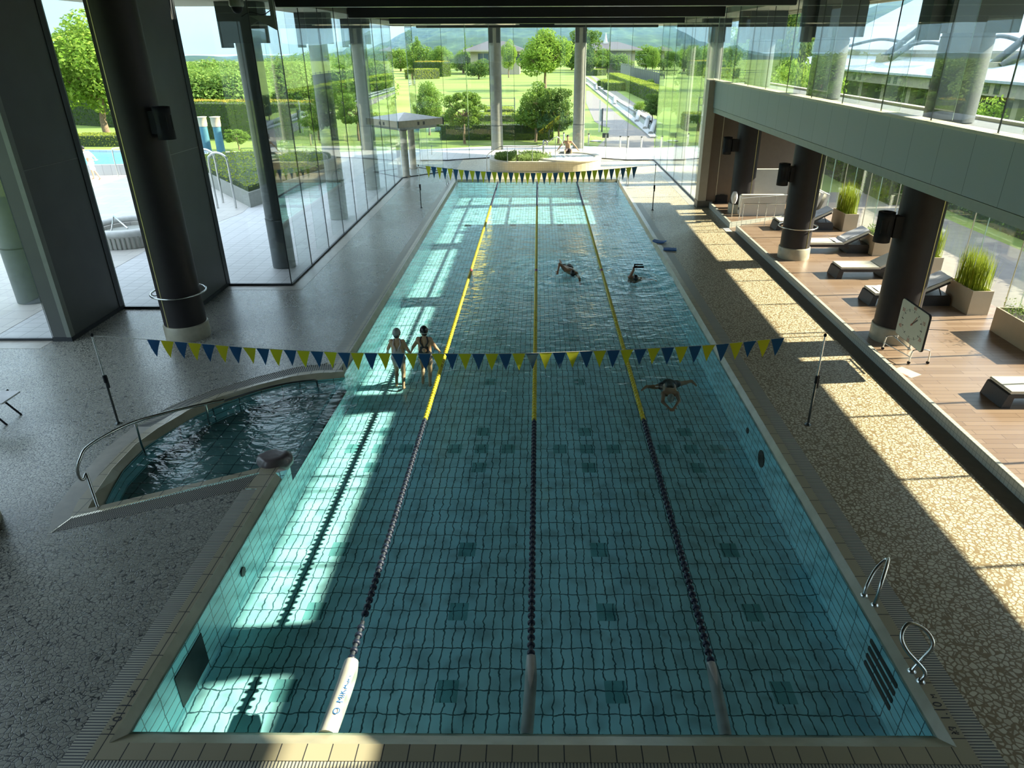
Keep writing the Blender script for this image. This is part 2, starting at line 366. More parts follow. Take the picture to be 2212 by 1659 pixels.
    def build(s, name, mats, parent=None, loc=None, world=True):
        me = bpy.data.meshes.new(name)
        if not isinstance(mats, (list, tuple)): mats = [mats]
        o = bpy.data.objects.new(name, me); col.objects.link(o)
        if parent:
            o.parent = parent; off = root_of(parent).location if world else Vector()
        else:
            off = Vector(loc) if loc else Vector(); o.location = off
            if not world: off = Vector()
        me.from_pydata([(p[0]-off[0], p[1]-off[1], p[2]-off[2]) for p in s.v], [], s.f)
        for mt in mats: me.materials.append(M[mt] if isinstance(mt, str) else mt)
        me.polygons.foreach_set('material_index', s.mi); me.polygons.foreach_set('use_smooth', s.sm)
        me.update()
        return o
def tag(o, label=None, cat=None, group=None, kind=None):
    if label: o['label'] = label
    if cat: o['category'] = cat
    if group: o['group'] = group
    if kind: o['kind'] = kind
    return o
def thing(name, label, cat, loc=(0, 0, 0), rz=0, group=None):
    o = bpy.data.objects.new(name, None); col.objects.link(o); o.location = loc; o.rotation_euler = (0, 0, rz); o.empty_display_size = .1
    return tag(o, label, cat, group)
def struct(name, mb, mats, loc=None): return tag(mb.build(name, mats, None, loc), kind='structure')
def copy_tree(o, loc=None, rz=None, label=None, parent=None, scale=None):
    c = o.copy(); col.objects.link(c)
    if parent: c.parent = parent
    if loc is not None: c.location = loc
    if rz is not None: c.rotation_euler = (0, 0, rz)
    if scale is not None: c.scale = scale if isinstance(scale, (tuple, list)) else (scale,)*3
    if label: c['label'] = label
    for ch in [x for x in bpy.data.objects if x.parent == o]: copy_tree(ch, parent=c)
    return c
def smooth_path(pts, n=6):                                           # Catmull-Rom through the points
    P_ = [Vector(p) for p in pts]; out = []
    for i in range(len(P_)-1):
        a = P_[max(i-1, 0)]; b = P_[i]; c = P_[i+1]; d = P_[min(i+2, len(P_)-1)]
        for k in range(n):
            t = k/n; out.append(.5*((2*b)+(c-a)*t+(2*a-5*b+4*c-d)*t*t+(3*b-a-3*c+d)*t**3))
    out.append(P_[-1]); return out
def text_mesh(txt, size):
    cu = bpy.data.curves.new('txt', 'FONT'); cu.body = txt; cu.size = size; cu.align_x = 'CENTER'; cu.align_y = 'CENTER'; cu.extrude = .0006; cu.resolution_u = 3
    o = bpy.data.objects.new('txt', cu); col.objects.link(o)
    bpy.context.view_layer.update()
    me = bpy.data.meshes.new_from_object(o.evaluated_get(bpy.context.evaluated_depsgraph_get()))
    vs = [v.co.copy() for v in me.vertices]; fs = [tuple(p.vertices) for p in me.polygons]
    bpy.data.objects.remove(o); bpy.data.curves.remove(cu); bpy.data.meshes.remove(me)
    return vs, fs
def put_text(mb, txt, size, org, right, up):
    vs, fs = text_mesh(txt, size); right = Vector(right).normalized(); up = Vector(up).normalized(); nr = right.cross(up)
    mb.add([Vector(org)+right*v.x+up*v.y+nr*(v.z+.001) for v in vs], fs)

# ------------------------------------------------------------------ the hall: pool, deck, floor
WL = -.10                                    # water level
PX0, PX1, PY0, PY1 = -4.32, 4.17, 4.665, 37.5   # where the coping lip starts to fall to the water
GX0, GX1 = -7.25, 7.05                       # the glass walls
# wading bay on the left: outer edge of its grating, its tile edge and its water edge
bay_out = [at(*p) for p in ((105, 1152), (117, 1100), (160, 1045), (225, 972), (290, 922), (372, 875), (460, 842), (550, 815), (645, 792), (700, 786), (742, 783))]
bay_mid = [at(*p) for p in ((152, 1118), (168, 1085), (215, 1025), (268, 968), (325, 923), (395, 882), (470, 853), (555, 829), (645, 806), (695, 800), (740, 800))]
bay_in = [at(*p, z=-.06) for p in ((222, 1092), (240, 1055), (265, 1012), (315, 960), (357, 933), (425, 893), (485, 866), (552, 843), (620, 826), (677, 818), (745, 812))]
near_out = at(527, 1057); near_mid = at(560, 1022); near_in = at(606, 1000, -.06)
yb0, yb1 = near_in.y, bay_in[-1].y
deckholes = [(-4.69, 4.25), (4.56, 4.25), (4.56, 37.9), (-4.69, 37.9)]
bay_poly = [(-4.69, near_out.y)]+[(p.x, p.y) for p in bay_out[:-1]]+[(-4.69, bay_out[-1].y)]
inner = [(-4.69, 4.25), (4.56, 4.25), (4.56, 37.9), (-4.69, 37.9), (-4.69, bay_out[-1].y)]+[(p.x, p.y) for p in reversed(bay_out[:-1])]+[(-4.69, near_out.y)]
mid_y = 4.0
# left, right, near and far runs of the pebble paving
fl = MB()
left_poly = [(-14, -1.2), (-4.69, -1.2), (-4.69, near_out.y)]+[(p.x, p.y) for p in bay_out[:-1]]+[(-4.69, bay_out[-1].y), (-4.69, 37.9), (-4.69, 44.4), (-7.25, 44.4), (-7.25, 19.55), (-9.15, 19.55), (-9.15, 17.55), (-11.3, 17.55), (-11.3, 15.3), (-14, 15.3)]
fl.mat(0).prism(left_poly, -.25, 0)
fl.mat(1).prism([(4.56, -1.2), (7.4, -1.2), (7.4, 30.5), (7.05, 30.5), (7.05, 44.3), (4.56, 44.3)], -.25, 0)
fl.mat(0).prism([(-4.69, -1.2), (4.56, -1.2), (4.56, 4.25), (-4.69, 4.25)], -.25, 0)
fl.mat(1).prism([(-4.69, 37.9), (4.56, 37.9), (4.56, 45.2), (-.1, 46.3), (-4.69, 45.2)], -.25, 0)
struct('floor', fl, ['deck_l', 'deck_r'])
# pale stone border along the glass
bd = MB(); b_ = .42
bd.box(GX0, 19.55-b_, 0, GX0+b_, 37.8, .004).box(-9.15, 19.55-b_, 0, GX0, 19.55, .004)
bd.box(GX1-b_, 30.5, 0, GX1, 44, .004)
bd.box(-14, 15.3-.5, 0, -11.6, 15.3, .004)
struct('trim_1', bd, 'border')
# gratings and coping all round
gr = MB()
def yrun(mb, x0, x1, ya, yb, z0, z1): mb.box(x0, ya, z0, x1, yb, z1)
for ya, yb in ((4.25, near_out.y), (bay_out[-1].y, 37.9)): gr.mat(0); yrun(gr, -4.69, -4.46, ya, yb, -.1, .003)
gr.mat(0); yrun(gr, 4.31, 4.56, 4.25, 37.9, -.1, .003)
gr.mat(1).box(-4.46, 4.25, -.1, 4.31, 4.48, .003).box(-4.46, 37.67, -.1, 4.31, 37.9, .003)
struct('trim_2', gr, ['grate_y', 'grate_x'])
cp = MB()
for x0, x1 in ((-4.46, PX0), (PX1, 4.31)):
    for ya, yb in (((4.48, near_mid.y), (bay_mid[-1].y, 37.67)) if x0 < 0 else ((4.48, 37.67),)):
        yrun(cp, x0, x1, ya, yb, -.3, .012)
cp.box(PX0, 4.48, -.3, PX1, PY0, .012).box(PX0, PY1, -.3, PX1, 37.67, .012)
struct('trim_3', cp, 'coping')
lp = MB()
def lip(a, b, da, db, zl=-.125):     # the smooth lip falling under the water
    lp.add([(a[0], a[1], .004), (b[0], b[1], .004), (b[0]+db[0], b[1]+db[1], zl), (a[0]+da[0], a[1]+da[1], zl)], [(0, 1, 2, 3)])
k = .085; kn = .225
lip((PX0, near_mid.y), (PX0, PY0), (k, 0), (k, kn)); lip((PX0, PY1), (PX0, bay_mid[-1].y), (k, -k), (k, 0))
lip((PX1, PY0), (PX1, PY1), (-k, kn), (-k, -k)); lip((PX0, PY0), (PX1, PY0), (k, kn), (-k, kn)); lip((PX1, PY1), (PX0, PY1), (-k, -k), (k, -k))
struct('trim_4', lp, 'lip')
# basin
X0, X1, Y0, Y1, ZF = PX0+k, PX1-k, PY0+kn, PY1-k, -.90
pb = MB()
pb.mat(0).add([(X0, Y0, ZF), (X1, Y0, ZF), (X1, Y1, ZF), (X0, Y1, ZF)], [(0, 1, 2, 3)])
def dark(x, y): pb.mat(1).add([(x-.133, y-.169, ZF+.002), (x+.133, y-.169, ZF+.002), (x+.133, y+.169, ZF+.002), (x-.133, y+.169, ZF+.002)], [(0, 1, 2, 3)])
for lx in (-3.17, -1.13, .96, 3.03):
    for y in (6.07, 7.42, 8.77, 11.16, 12.52, 14.9, 16.25, 17.6, 18.95, 20.3, 21.65, 23.0, 24.35, 25.7, 27.05, 28.4, 30.3, 31.0, 31.7): dark(lx, y)
    for y in (11.84, 31.0):
        dark(lx-.53, y); dark(lx, y); dark(lx+.53, y)
zt = -.12
pb.mat(2)
for ya, yb in ((Y0, yb0), (yb1, Y1)): pb.add([(X0, ya, ZF), (X0, yb, ZF), (X0, yb, zt), (X0, ya, zt)], [(0, 1, 2, 3)])
pb.add([(X0, yb0, ZF), (X0, yb1, ZF), (X0, yb1, -.42), (X0, yb0, -.42)], [(0, 1, 2, 3)])
pb.add([(X1, Y1, ZF), (X1, Y0, ZF), (X1, Y0, zt), (X1, Y1, zt)], [(0, 1, 2, 3)])
pb.mat(3).add([(X1, Y0, ZF), (X0, Y0, ZF), (X0, Y0, zt), (X1, Y0, zt)], [(0, 1, 2, 3)]).add([(X0, Y1, ZF), (X1, Y1, ZF), (X1, Y1, zt), (X0, Y1, zt)], [(0, 1, 2, 3)])
basin = struct('pool_basin', pb, ['pool_floor', 'pool_dark', 'pool_wall_y', 'pool_wall_x'])
g_ = MB().box(X0, 5.72, -.78, X0+.012, 6.42, -.30); o = g_.build('wall_grille', 'joint', basin)
MB().cyl((X0, 7.72, -.45), (X0+.02, 7.72, -.45), .07, seg=20).build('inlet_cover', 'joint', basin)
for y_, z_, r_ in ((10.85, -.5, .16), (5.02, -.48, .11), (11.8, -.45, .06)): MB().cyl((X1, y_, z_), (X1-.02, y_, z_), r_, seg=20).build('inlet_cover', 'joint', basin)
for i in range(4): MB().rbox(X1-.012, 5.62, -.30-.12*i, X1+.01, 6.32, -.235-.12*i, .02, 'x').build('step_recess', 'joint', basin)
# wading bay
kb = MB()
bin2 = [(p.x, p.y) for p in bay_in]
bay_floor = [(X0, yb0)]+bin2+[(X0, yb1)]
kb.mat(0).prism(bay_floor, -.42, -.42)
kb.mat(1)
for a, b in zip(bay_floor[:-1], bay_floor[1:]): kb.add([(a[0], a[1], -.42), (b[0], b[1], -.42), (b[0], b[1], -.1), (a[0], a[1], -.1)], [(0, 1, 2, 3)])
def strip(mb, A, B, z0, z1, wa=None):
    n = len(A)
    mb.add([(p[0], p[1], z0) for p in A]+[(p[0], p[1], z1) for p in B], [(i, i+1, n+i+1, n+i) for i in range(n-1)])
o_ = [(p.x, p.y) for p in bay_out]; m_ = [(p.x, p.y) for p in bay_mid]; i_ = bin2
nO = (near_out.x, near_out.y); nM = (near_mid.x, near_mid.y); nI = (near_in.x, near_in.y)
kc = MB(); kc.mat(0); strip(kc, m_[1:], [tuple(Vector(a)*.45+Vector(b)*.55) for a, b in zip(m_, i_)][1:], .010, .010)
nm = tuple(Vector(m_[0])*.45+Vector(i_[0])*.55); nM2 = tuple(Vector(nM)*.45+Vector(nI)*.55)
strip(kc, [m_[1], m_[0], nM], [tuple(Vector(m_[1])*.45+Vector(i_[1])*.55), nm, nM2], .010, .010)
kc.mat(1); A = [tuple(Vector(a)*.45+Vector(b)*.55) for a, b in zip(m_, i_)]
strip(kc, [nM2]+A, [nI]+i_, .008, -.16)
kc.mat(0).add([(p[0], p[1], .009) for p in ((-4.69, nO[1]), (-4.46, nO[1]), (-4.46, nM[1]), (PX0, nM[1]), (PX0+.02, nI[1]+.02), (nI[0]-.05, nI[1]+.0), nM2, nM, nO)], [tuple(range(9))])
struct('trim_5', kc, ['coping', 'lip'])
# radial bars of the bay grating: real slots
kg = MB(); kg.mat(0)
def resample(P_, step):
    P_ = [Vector((p[0], p[1])) for p in P_]; L = [0]
    for a, b in zip(P_[:-1], P_[1:]): L.append(L[-1]+(b-a).length)
    n = max(2, int(L[-1]/step)); out = []
    for k_ in range(n+1):
        d = L[-1]*k_/n; j = min(max(i for i in range(len(L)) if L[i] <= d+1e-9), len(P_)-2)
        out.append(P_[j].lerp(P_[j+1], (d-L[j])/max(1e-9, L[j+1]-L[j])))
    return out
def bars(A, B, step):
    n = int(sum((Vector(a)-Vector(b)).length for a, b in zip(A[:-1], A[1:]))/step)
    L = sum((Vector(a)-Vector(b)).length for a, b in zip(A[:-1], A[1:])); L2 = sum((Vector(a)-Vector(b)).length for a, b in zip(B[:-1], B[1:]))
    a_ = resample(A, L/(2*n)); b_ = resample(B, L2/(2*n)); q = min(len(a_), len(b_))
    for i in range(0, q-1, 2):
        p = [a_[i], a_[i+1], b_[i+1], b_[i]]
        kg.add([(v.x, v.y, .006) for v in p], [(0, 1, 2, 3)])
fl_u = MB(); fl_u.prism(bay_poly[:1]+[(p[0], p[1]) for p in o_]+[(-4.46, o_[-1][1]), (-4.46, nO[1])], -.02, .0)
kg.mat(0); bars(o_[4:], m_[4:], .04); bars([o_[0], nO], [m_[0], nM], .04)
kg.mat(1); strip(kg, o_[:5], m_[:5], .006, .006)
kg.mat(2); strip(kg, o_[4:], m_[4:], -.02, -.02); strip(kg, [o_[0], nO], [m_[0], nM], -.02, -.02)
struct('trim_6', kg, ['grate_y', 'border', 'joint'])
# paving wedge between the bay and the pool coping
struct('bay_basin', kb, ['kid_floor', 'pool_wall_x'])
# water: waves with rings round the swimmers
SW = [(at(860, 772, WL), .014, 1.7), (at(917, 768, WL), .014, 1.7), (at(1220, 592, WL), .036, 2.6), (at(1377, 600, WL), .034, 2.4), (at(1440, 845, WL), .008, 1.6)]
def wave(x, y):
    z = 0
    for c, am, rg in SW:
        d = math.hypot(x-c.x, (y-c.y))
        if d < rg: z += am*math.cos(d*2*math.pi/.55)*(1-d/rg)**1.0
    return z
def sheet(name, x0, x1, y0, y1, step, mat_):
    nx = int((x1-x0)/step); ny = int((y1-y0)/step); vs = []; fs = []
    for j in range(ny+1):
        for i in range(nx+1):
            x = x0+(x1-x0)*i/nx; y = y0+(y1-y0)*j/ny; vs.append((x, y, WL+wave(x, y)))
    for j in range(ny):
        for i in range(nx): a = j*(nx+1)+i; fs.append((a, a+1, a+nx+2, a+nx+1))
    return MB().add(vs, fs, True).build(name, mat_)
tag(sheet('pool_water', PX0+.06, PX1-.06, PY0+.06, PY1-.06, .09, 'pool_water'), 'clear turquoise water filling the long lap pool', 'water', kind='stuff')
tag(MB().prism([(PX0+.06, yb0)]+bin2+[(PX0+.06, yb1)], WL+.001, WL+.001).build('shallow_water', 'kid_water'), 'rippled dark water of the curved shallow bay left of the lap pool', 'water', kind='stuff')
# depth marks set in the coping corners
def yaku(mb, org, right, up, s):     # the sign before the figure, as strokes
    right = Vector(right); up = Vector(up); nr = right.cross(up)
    for x0, y0, x1, y1 in ((-.42, .40, -.2, .12), (-.2, .12, -.42, -.02), (-.45, -.02, -.08, .04), (-.26, .0, -.26, -.45), (-.42, -.15, -.45, -.38), (-.12, -.15, -.06, -.32),
                           (.12, .45, .0, .1), (.08, .3, .44, .3), (.44, .3, .36, -.4), (.36, -.4, .24, -.34), (.14, .05, .26, -.12)):
        a = Vector(org)+right*x0*s+up*y0*s; b = Vector(org)+right*x1*s+up*y1*s; d = (b-a).normalized(); q = nr.cross(d)*s*.055
        mb.add([a-q+nr*.001, b-q+nr*.001, b+q+nr*.001, a+q+nr*.001], [(0, 1, 2, 3)])
for nm_, ox, rt, up, lab in (('left', -4.39, (0, -1, 0), (1, 0, 0), 'dark depth mark lettered on the coping at the near left pool corner'), ('right', 4.235, (0, 1, 0), (-1, 0, 0), 'dark depth mark lettered on the coping at the near right pool corner')):
    yc = 5.05; rt = Vector(rt); up = Vector(up); org = Vector((ox, yc, .0135)); t = thing('depth_marking', lab, 'marking', (ox, yc, .012))
    q = MB(); yaku(q, org-rt*.20, rt, up, .095); q.build('character', 'txt_dark', t)
    q = MB(); put_text(q, '1.10', .135, org+rt*.03, rt, up); q.build('numeral', 'txt_dark', t)
    q = MB(); put_text(q, 'M', .075, org+rt*.215-up*.012, rt, up); q.build('unit', 'txt_dark', t)
# ------------------------------------------------------------------ the hall: glass, columns, beams, balcony
wn = [0]
def pane(a, b, z0, z1, th=.02, edge=True):
    a = Vector((a[0], a[1], 0)); b = Vector((b[0], b[1], 0)); d = (b-a).normalized(); q = Vector((-d.y, d.x, 0))*th/2; a = a+d*.006; b = b-d*.006
    v = [a-q, b-q, b+q, a+q]; vs = [(p.x, p.y, z0) for p in v]+[(p.x, p.y, z1) for p in v]
    mb = MB(); mb.mat(0).add(vs, [(0, 1, 5, 4), (2, 3, 7, 6)]); mb.mat(1).add(vs, [(1, 2, 6, 5), (3, 0, 4, 7), (0, 3, 2, 1), (4, 5, 6, 7)])
    wn[0] += 1
    return tag(mb.build('window_%d' % wn[0], ['glass', 'glass_edge'], None, (a.x, a.y, z0)), kind='structure')
def fin(par, p, dirv, dep, z0, z1):          # glass stiffener standing behind a joint
    p = Vector((p[0], p[1], 0)); d = Vector((dirv[0], dirv[1], 0)).normalized(); q = Vector((-d.y, d.x, 0))*.009; e = p+d*dep
    vs = [(v.x, v.y, z) for z in (z0, z1) for v in (p-q, e-q, e+q, p+q)]
    mb = MB(); mb.mat(0).add(vs, [(0, 1, 5, 4), (2, 3, 7, 6)]); mb.mat(1).add(vs, [(1, 2, 6, 5), (3, 0, 4, 7)])
    mb.build('glass_fin', ['glass', 'glass_edge'], par)
def joint(par, p, z0, z1, r=.012): MB().box(p[0]-r, p[1]-r, z0, p[0]+r, p[1]+r, z1).build('joint_seal', 'joint', par)
ZT = 7.6
# left side wall, from the corner to the vestibule and beyond
ys = [19.55+2.03*i for i in range(10)]; ys[-1] = 37.85
for i in range(9):
    p = pane((GX0, ys[i]), (GX0, ys[i+1]), 0, ZT); joint(p, (GX0, ys[i]), 0, ZT)
    if i: fin(p, (GX0, ys[i]), (-1, 0), .42, 0, ZT)
for a, b in ((42.05, 44.25),): p = pane((GX0, a), (GX0, b), 0, ZT); joint(p, (GX0, b), 0, ZT)
# stepped corner panes
for a, b in (((-9.12, 19.55), (GX0, 19.55)), ((-11.1, 17.55), (-9.3, 17.55)), ((-14, 15.3), (-11.6, 15.3))):
    p = pane(a, b, 0, ZT)
    MB().box(a[0], a[1]-.03, 0, b[0], a[1]+.03, .06).build('sill', 'joint', p)
MB().box(GX0-.03, 19.55, 0, GX0+.03, 37.85, .05).build('baseboard_left', 'joint')['kind'] = 'structure'
MB().box(GX1-.03, 30.6, 0, GX1+.03, 44.2, .05).build('baseboard_right', 'joint')['kind'] = 'structure'
# far bow of glass
bow = [(-7.25, 44.25), (-5.6, 44.25), (-4.3, 44.85), (-2.95, 45.35), (-1.5, 45.7), (-.1, 45.8), (1.3, 45.7), (2.75, 45.35), (4.15, 44.85), (5.35, 44.25), (7.05, 44.2)]
bb = MB()
for i in range(len(bow)-1):
    p = pane(bow[i], bow[i+1], 0, ZT)
    if i:
        joint(p, bow[i], 0, ZT, .008)
        if i in (2, 3, 7, 8): fin(p, bow[i], (0, 1), .5, 0, ZT)
    a, b = Vector(bow[i]), Vector(bow[i+1]); d = (b-a).normalized(); q = Vector((-d.y, d.x))*.03
    bb.add([(v.x, v.y, z) for z in (0, .05) for v in (a-q, b-q, b+q, a+q)], [(4, 5, 6, 7), (0, 1, 5, 4), (2, 3, 7, 6)])
bb.build('baseboard_far', 'joint')['kind'] = 'structure'
# right side wall beyond the balcony
ysr = [30.6+2.27*i for i in range(7)]; ysr[-1] = 44.2
for i in range(6):
    p = pane((GX1, ysr[i]), (GX1, ysr[i+1]), 0, ZT); joint(p, (GX1, ysr[i+1]), 0, ZT, .008)
    fin(p, (GX1, ysr[i+1]), (1, 0), .42, 0, ZT)
# clerestory on the balcony front
BY0, BY1 = -1.2, 32.1
yc = [BY1-2.06*i for i in range(17)]
for i in range(16):
    p = pane((7.16, yc[i+1]), (7.16, yc[i]), 5.06, ZT); joint(p, (7.16, yc[i]), 5.06, ZT, .009)
    fin(p, (7.17, yc[i]), (1, 0), .38, 5.06, ZT)
# lower glass wall behind the loungers
yl = [31.0-2.1*i for i in range(16)]
for i in range(15):
    p = pane((11.85, yl[i+1]), (11.85, yl[i]), 0, 3.86)
    fin(p, (11.84, yl[i]), (-1, 0), .36, .2, 3.86)
    MB().box(11.46, yl[i]-.012, .2, 11.48, yl[i]+.012, 3.86).build('fin_edge', 'white_ledge', p)
# balcony slab: fascia, lower band, ledge
fa = MB(); fa.box(7.1, BY0, 4.03, 7.3, BY1, 5.0); struct('wall_right', fa, 'fascia')
MB().box(7.13, BY0, 3.84, 7.3, BY1-.25, 4.01).build('trim_7', 'fascia_low')['kind'] = 'structure'
MB().box(7.06, BY0, 5.0, 7.4, BY1, 5.055).build('trim_8', 'white_ledge')['kind'] = 'structure'
MB().box(7.3, BY0, 3.85, 9.35, BY1, 4.90).build('roof_terrace', 'roof_flat')['kind'] = 'structure'
MB().box(9.35, BY0, 3.85, 12.5, BY1, 4.05).build('trim_9', 'roof_flat')['kind'] = 'structure'
MB().box(9.15, BY0, 4.90, 9.35, BY1, 4.96).build('trim_18', 'white_ledge')['kind'] = 'structure'
# end wall of the lounge, with its pale frame
MB().box(7.2, 30.5, 0, 11.9, 30.8, 3.9).build('wall_far', 'brown_wall')['kind'] = 'structure'
MB().box(6.86, 30.42, .28, 7.2, 31.0, 5.06).build('trim_10', 'beige')['kind'] = 'structure'
MB().box(7.62, 30.49, .28, 7.64, 30.5, 3.84).build('trim_11', 'white_ledge')['kind'] = 'structure'
MB().box(6.84, 30.4, 0, 7.5, 31.0, .28).build('baseboard_lounge', 'gutter')['kind'] = 'structure'
# beams and ceiling
for i, y in enumerate((21.6, 29.7, 37.75, 45.9)):
    b = MB(); b.mat(0).box(GX0+.02, y, 7.3, GX1-.02, y+.4, 7.85); b.mat(1).box(GX0+.03, y+.02, 7.285, GX1-.03, y+.38, 7.3)
    struct('ceiling_beam', b, ['beam', 'post_dark'])
for i, y in enumerate((13.4, 5.3)):
    struct('ceiling_beam', MB().box(-14 if y < 15 else GX0, y, 7.3, 7.1, y+.4, 7.85), 'beam')
struct('ceiling', MB().prism([(-14, -1.2), (7.3, -1.2), (7.3, 44.3), (5.35, 44.4), (-.1, 46), (-5.6, 44.4), (-7.25, 44.3), (-7.25, 19.5), (-9.2, 19.5), (-9.2, 17.5), (-11.3, 17.5), (-11.3, 15.3), (-14, 15.3)], 7.75, 8.0), 'ceil')
# eaves outside the glass
ev = MB(); ev.box(-9.0, 19.7, 7.42, -7.26, 46.5, 7.8); ev.box(-12.6, 15.4, 7.42, -9.0, 24, 7.8); ev.box(-16, 12, 7.42, -12.6, 20.5, 7.8); ev.prism([(-9, 44.4), (-5.6, 44.6), (-.1, 46.2), (5.35, 44.6), (10.2, 44.4), (10.2, 48.0), (4, 50.5), (-3.5, 50.5), (-9, 48.0)], 7.42, 7.8)
for i in range(5): ev.box(-15.5+.0*i, 15.6+.7*i, 7.38, -11.7, 15.75+.7*i, 7.42)
struct('trim_12', ev, 'soffit')
ev = MB(); ev.box(7.04, -1.2, 7.62, 7.3, 44.4, 7.8); ev.box(7.2, -1.2, 7.42, 10.2, 44.4, 7.8)
for x in (8.9, 9.5): ev.box(x, -1.2, 7.36, x+.12, 44.4, 7.42)
struct('trim_13', ev, 'soffit')
# walls behind and beside the camera
struct('wall_back', MB().box(-14.2, -1.4, -.2, 13, -1.2, 8), 'back_wall')
for i in range(8): joint(pane((-14, -1.2+2.06*i), (-14, -1.2+2.06*(i+1)), 0, ZT), (-14, -1.2+2.06*i), 0, ZT)  # unseen side wall, glazed to let more daylight into the hall
struct('wall_lounge', MB().box(7.4, -1.4, 0, 13, -1.2, 5), 'back_wall')
# grey wall fins of the stepped corner
for (x0, x1, y0, y1) in ((-11.56, -11.13, 15.26, 17.6), (-9.5, -9.1, 17.5, 19.62)):
    b = MB(); b.mat(0).box(x0, y0, .1, x1, y1, 7.75); pr = struct('wall_pier', b, ['pier'])
    MB().box(x1-.10, y0-.012, .1, x1+.012, y0+.14, 7.75).build('corner_trim', 'pier_edge', pr)
    MB().box(x1, y1-.22, .1, x1+.015, y1+.01, 7.75).build('glazing_channel', 'joint', pr)
    MB().box(x0-.01, y0-.02, 0, x1+.02, y1, .1).build('skirting', 'joint', pr)
    MB().box(x1, y0, 3.9, x1+.004, y1-.24, 3.915).build('panel_joint', 'pier_edge', pr)
# columns
def column(loc, r, z1, label, gold=225, ringz=None, outside=False, z0=None, group=None, capz=6.4, far=False, cm='col_grey'):
    z0 = loc[2]
    t = thing('column', label, 'column', loc, 0, group); x, y = loc[0], loc[1]
    if outside:
        MB().cyl((x, y, z0+1.5), (x, y, z1), r, seg=28).build('shaft', cm, t)
        MB().cyl((x, y, z0), (x, y, z0+1.5), r*1.035, seg=28).build('plinth', cm, t)
        MB().cyl((x, y, z0+1.5), (x, y, z0+1.53), r*1.05, seg=28).build('collar', 'joint', t)
        if far: MB().box(x-r*.95, y-r*.95, capz+.1, x+r*.95, y+r*.95, 7.42).build('capital', 'capital', t); return t
        b = MB().box(x-r*1.45, y-r*1.0, capz, x+r*1.5, y+r*1.0, 7.42).build('capital', 'capital', t)
        MB().box(x-r*2.0, y-.22, capz-.12, x-r*1.45, y+.22, 7.42).build('bracket', 'capital', b)
    else:
        MB().cyl((x, y, z0+.36), (x, y, z1), r, seg=36).build('shaft', 'col_dark', t)
        MB().lathe((x, y, z0), [(r+.035, 0), (r+.035, .34), (r+.02, .36), (r, .365)], 36).build('base_ring', 'base_ring', t)
        a = R(gold); MB().box(x+r*math.cos(a)-.009, y+r*math.sin(a)-.009, z0+.37, x+r*math.cos(a)+.009, y+r*math.sin(a)+.009, z1).build('seam_strip', 'seam', t)
        if ringz:
            g = MB().tube([(x+(r+.13)*math.cos(R(i*10)), y+(r+.13)*math.sin(R(i*10)), ringz) for i in range(36)], .022, 8, close=True).build('rail_ring', 'steel', t)
            for a in (20, 110, 200, 290):
                c, s_ = math.cos(R(a)), math.sin(R(a))
                MB().tube([(x+r*c, y+r*s_, ringz-.05), (x+(r+.07)*c, y+(r+.07)*s_, ringz-.05), (x+(r+.12)*c, y+(r+.12)*s_, ringz)], .012, 6).build('bracket', 'steel', g)
    return t
DZ = .2
column((-8.5, 15.62, 0), .47, 7.75, 'dark round column with steel rail ring left of the pool', 243, 1.12)
column((-8.42, 8.1, 0), .47, 7.75, 'pale column base cut by the left picture edge', 300)
column((8.17, 14.98, DZ), .45, 3.86, 'dark column behind the swim clock on the wood deck', 300)
column((8.15, 21.85, DZ), .45, 3.86, 'dark column with steel ring and loudspeaker, middle one of the lounge', 300, 1.2)
column((8.2, 28.6, DZ), .45, 3.86, 'dark column beside the white covers at the lounge end wall', 300)
for y, l in ((7.9, 'upper column nearest the right picture edge'), (14.98, 'broad grey column above the balcony in front of the white dome'), (21.85, 'grey column above the balcony, left of the dome'), (28.6, 'slim grey column standing above the far balcony end')):
    if y > 8: column((8.25, y, 4.92), .45, 7.42, l, outside=True, capz=6.5, group='columns on the roof terrace', cm='col_shade')
    else: column((8.25, y, 4.92), .45, 7.42, 'grey column on the roof terrace nearest the camera', outside=True, capz=6.5, group='columns on the roof terrace', cm='col_shade')
for y, l in ((21.62, 'grey concrete column just outside the glass corner'), (28.45, 'second concrete column outside the left glass wall'), (34.9, 'third concrete column outside the left glass wall, by the vestibule')):
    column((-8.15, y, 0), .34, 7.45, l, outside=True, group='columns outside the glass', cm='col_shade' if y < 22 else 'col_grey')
column((-14.0, 18.3, 0), .42, 7.45, 'thick dark column outside the leftmost pane', outside=True, cm='col_shade')
column((-2.82, 49.6, 0), .38, 7.45, 'concrete column outside the far glass, left one', outside=True, far=True)
column((2.72, 50.2, 0), .38, 7.45, 'concrete column outside the far glass, behind the whirlpool', outside=True, far=True)
column((8.3, 36.2, 0), .36, 7.45, 'concrete column outside the right glass near the lounge', outside=True)
column((8.3, 42.6, 0), .36, 7.45, 'concrete column outside the right glass near the path', outside=True)
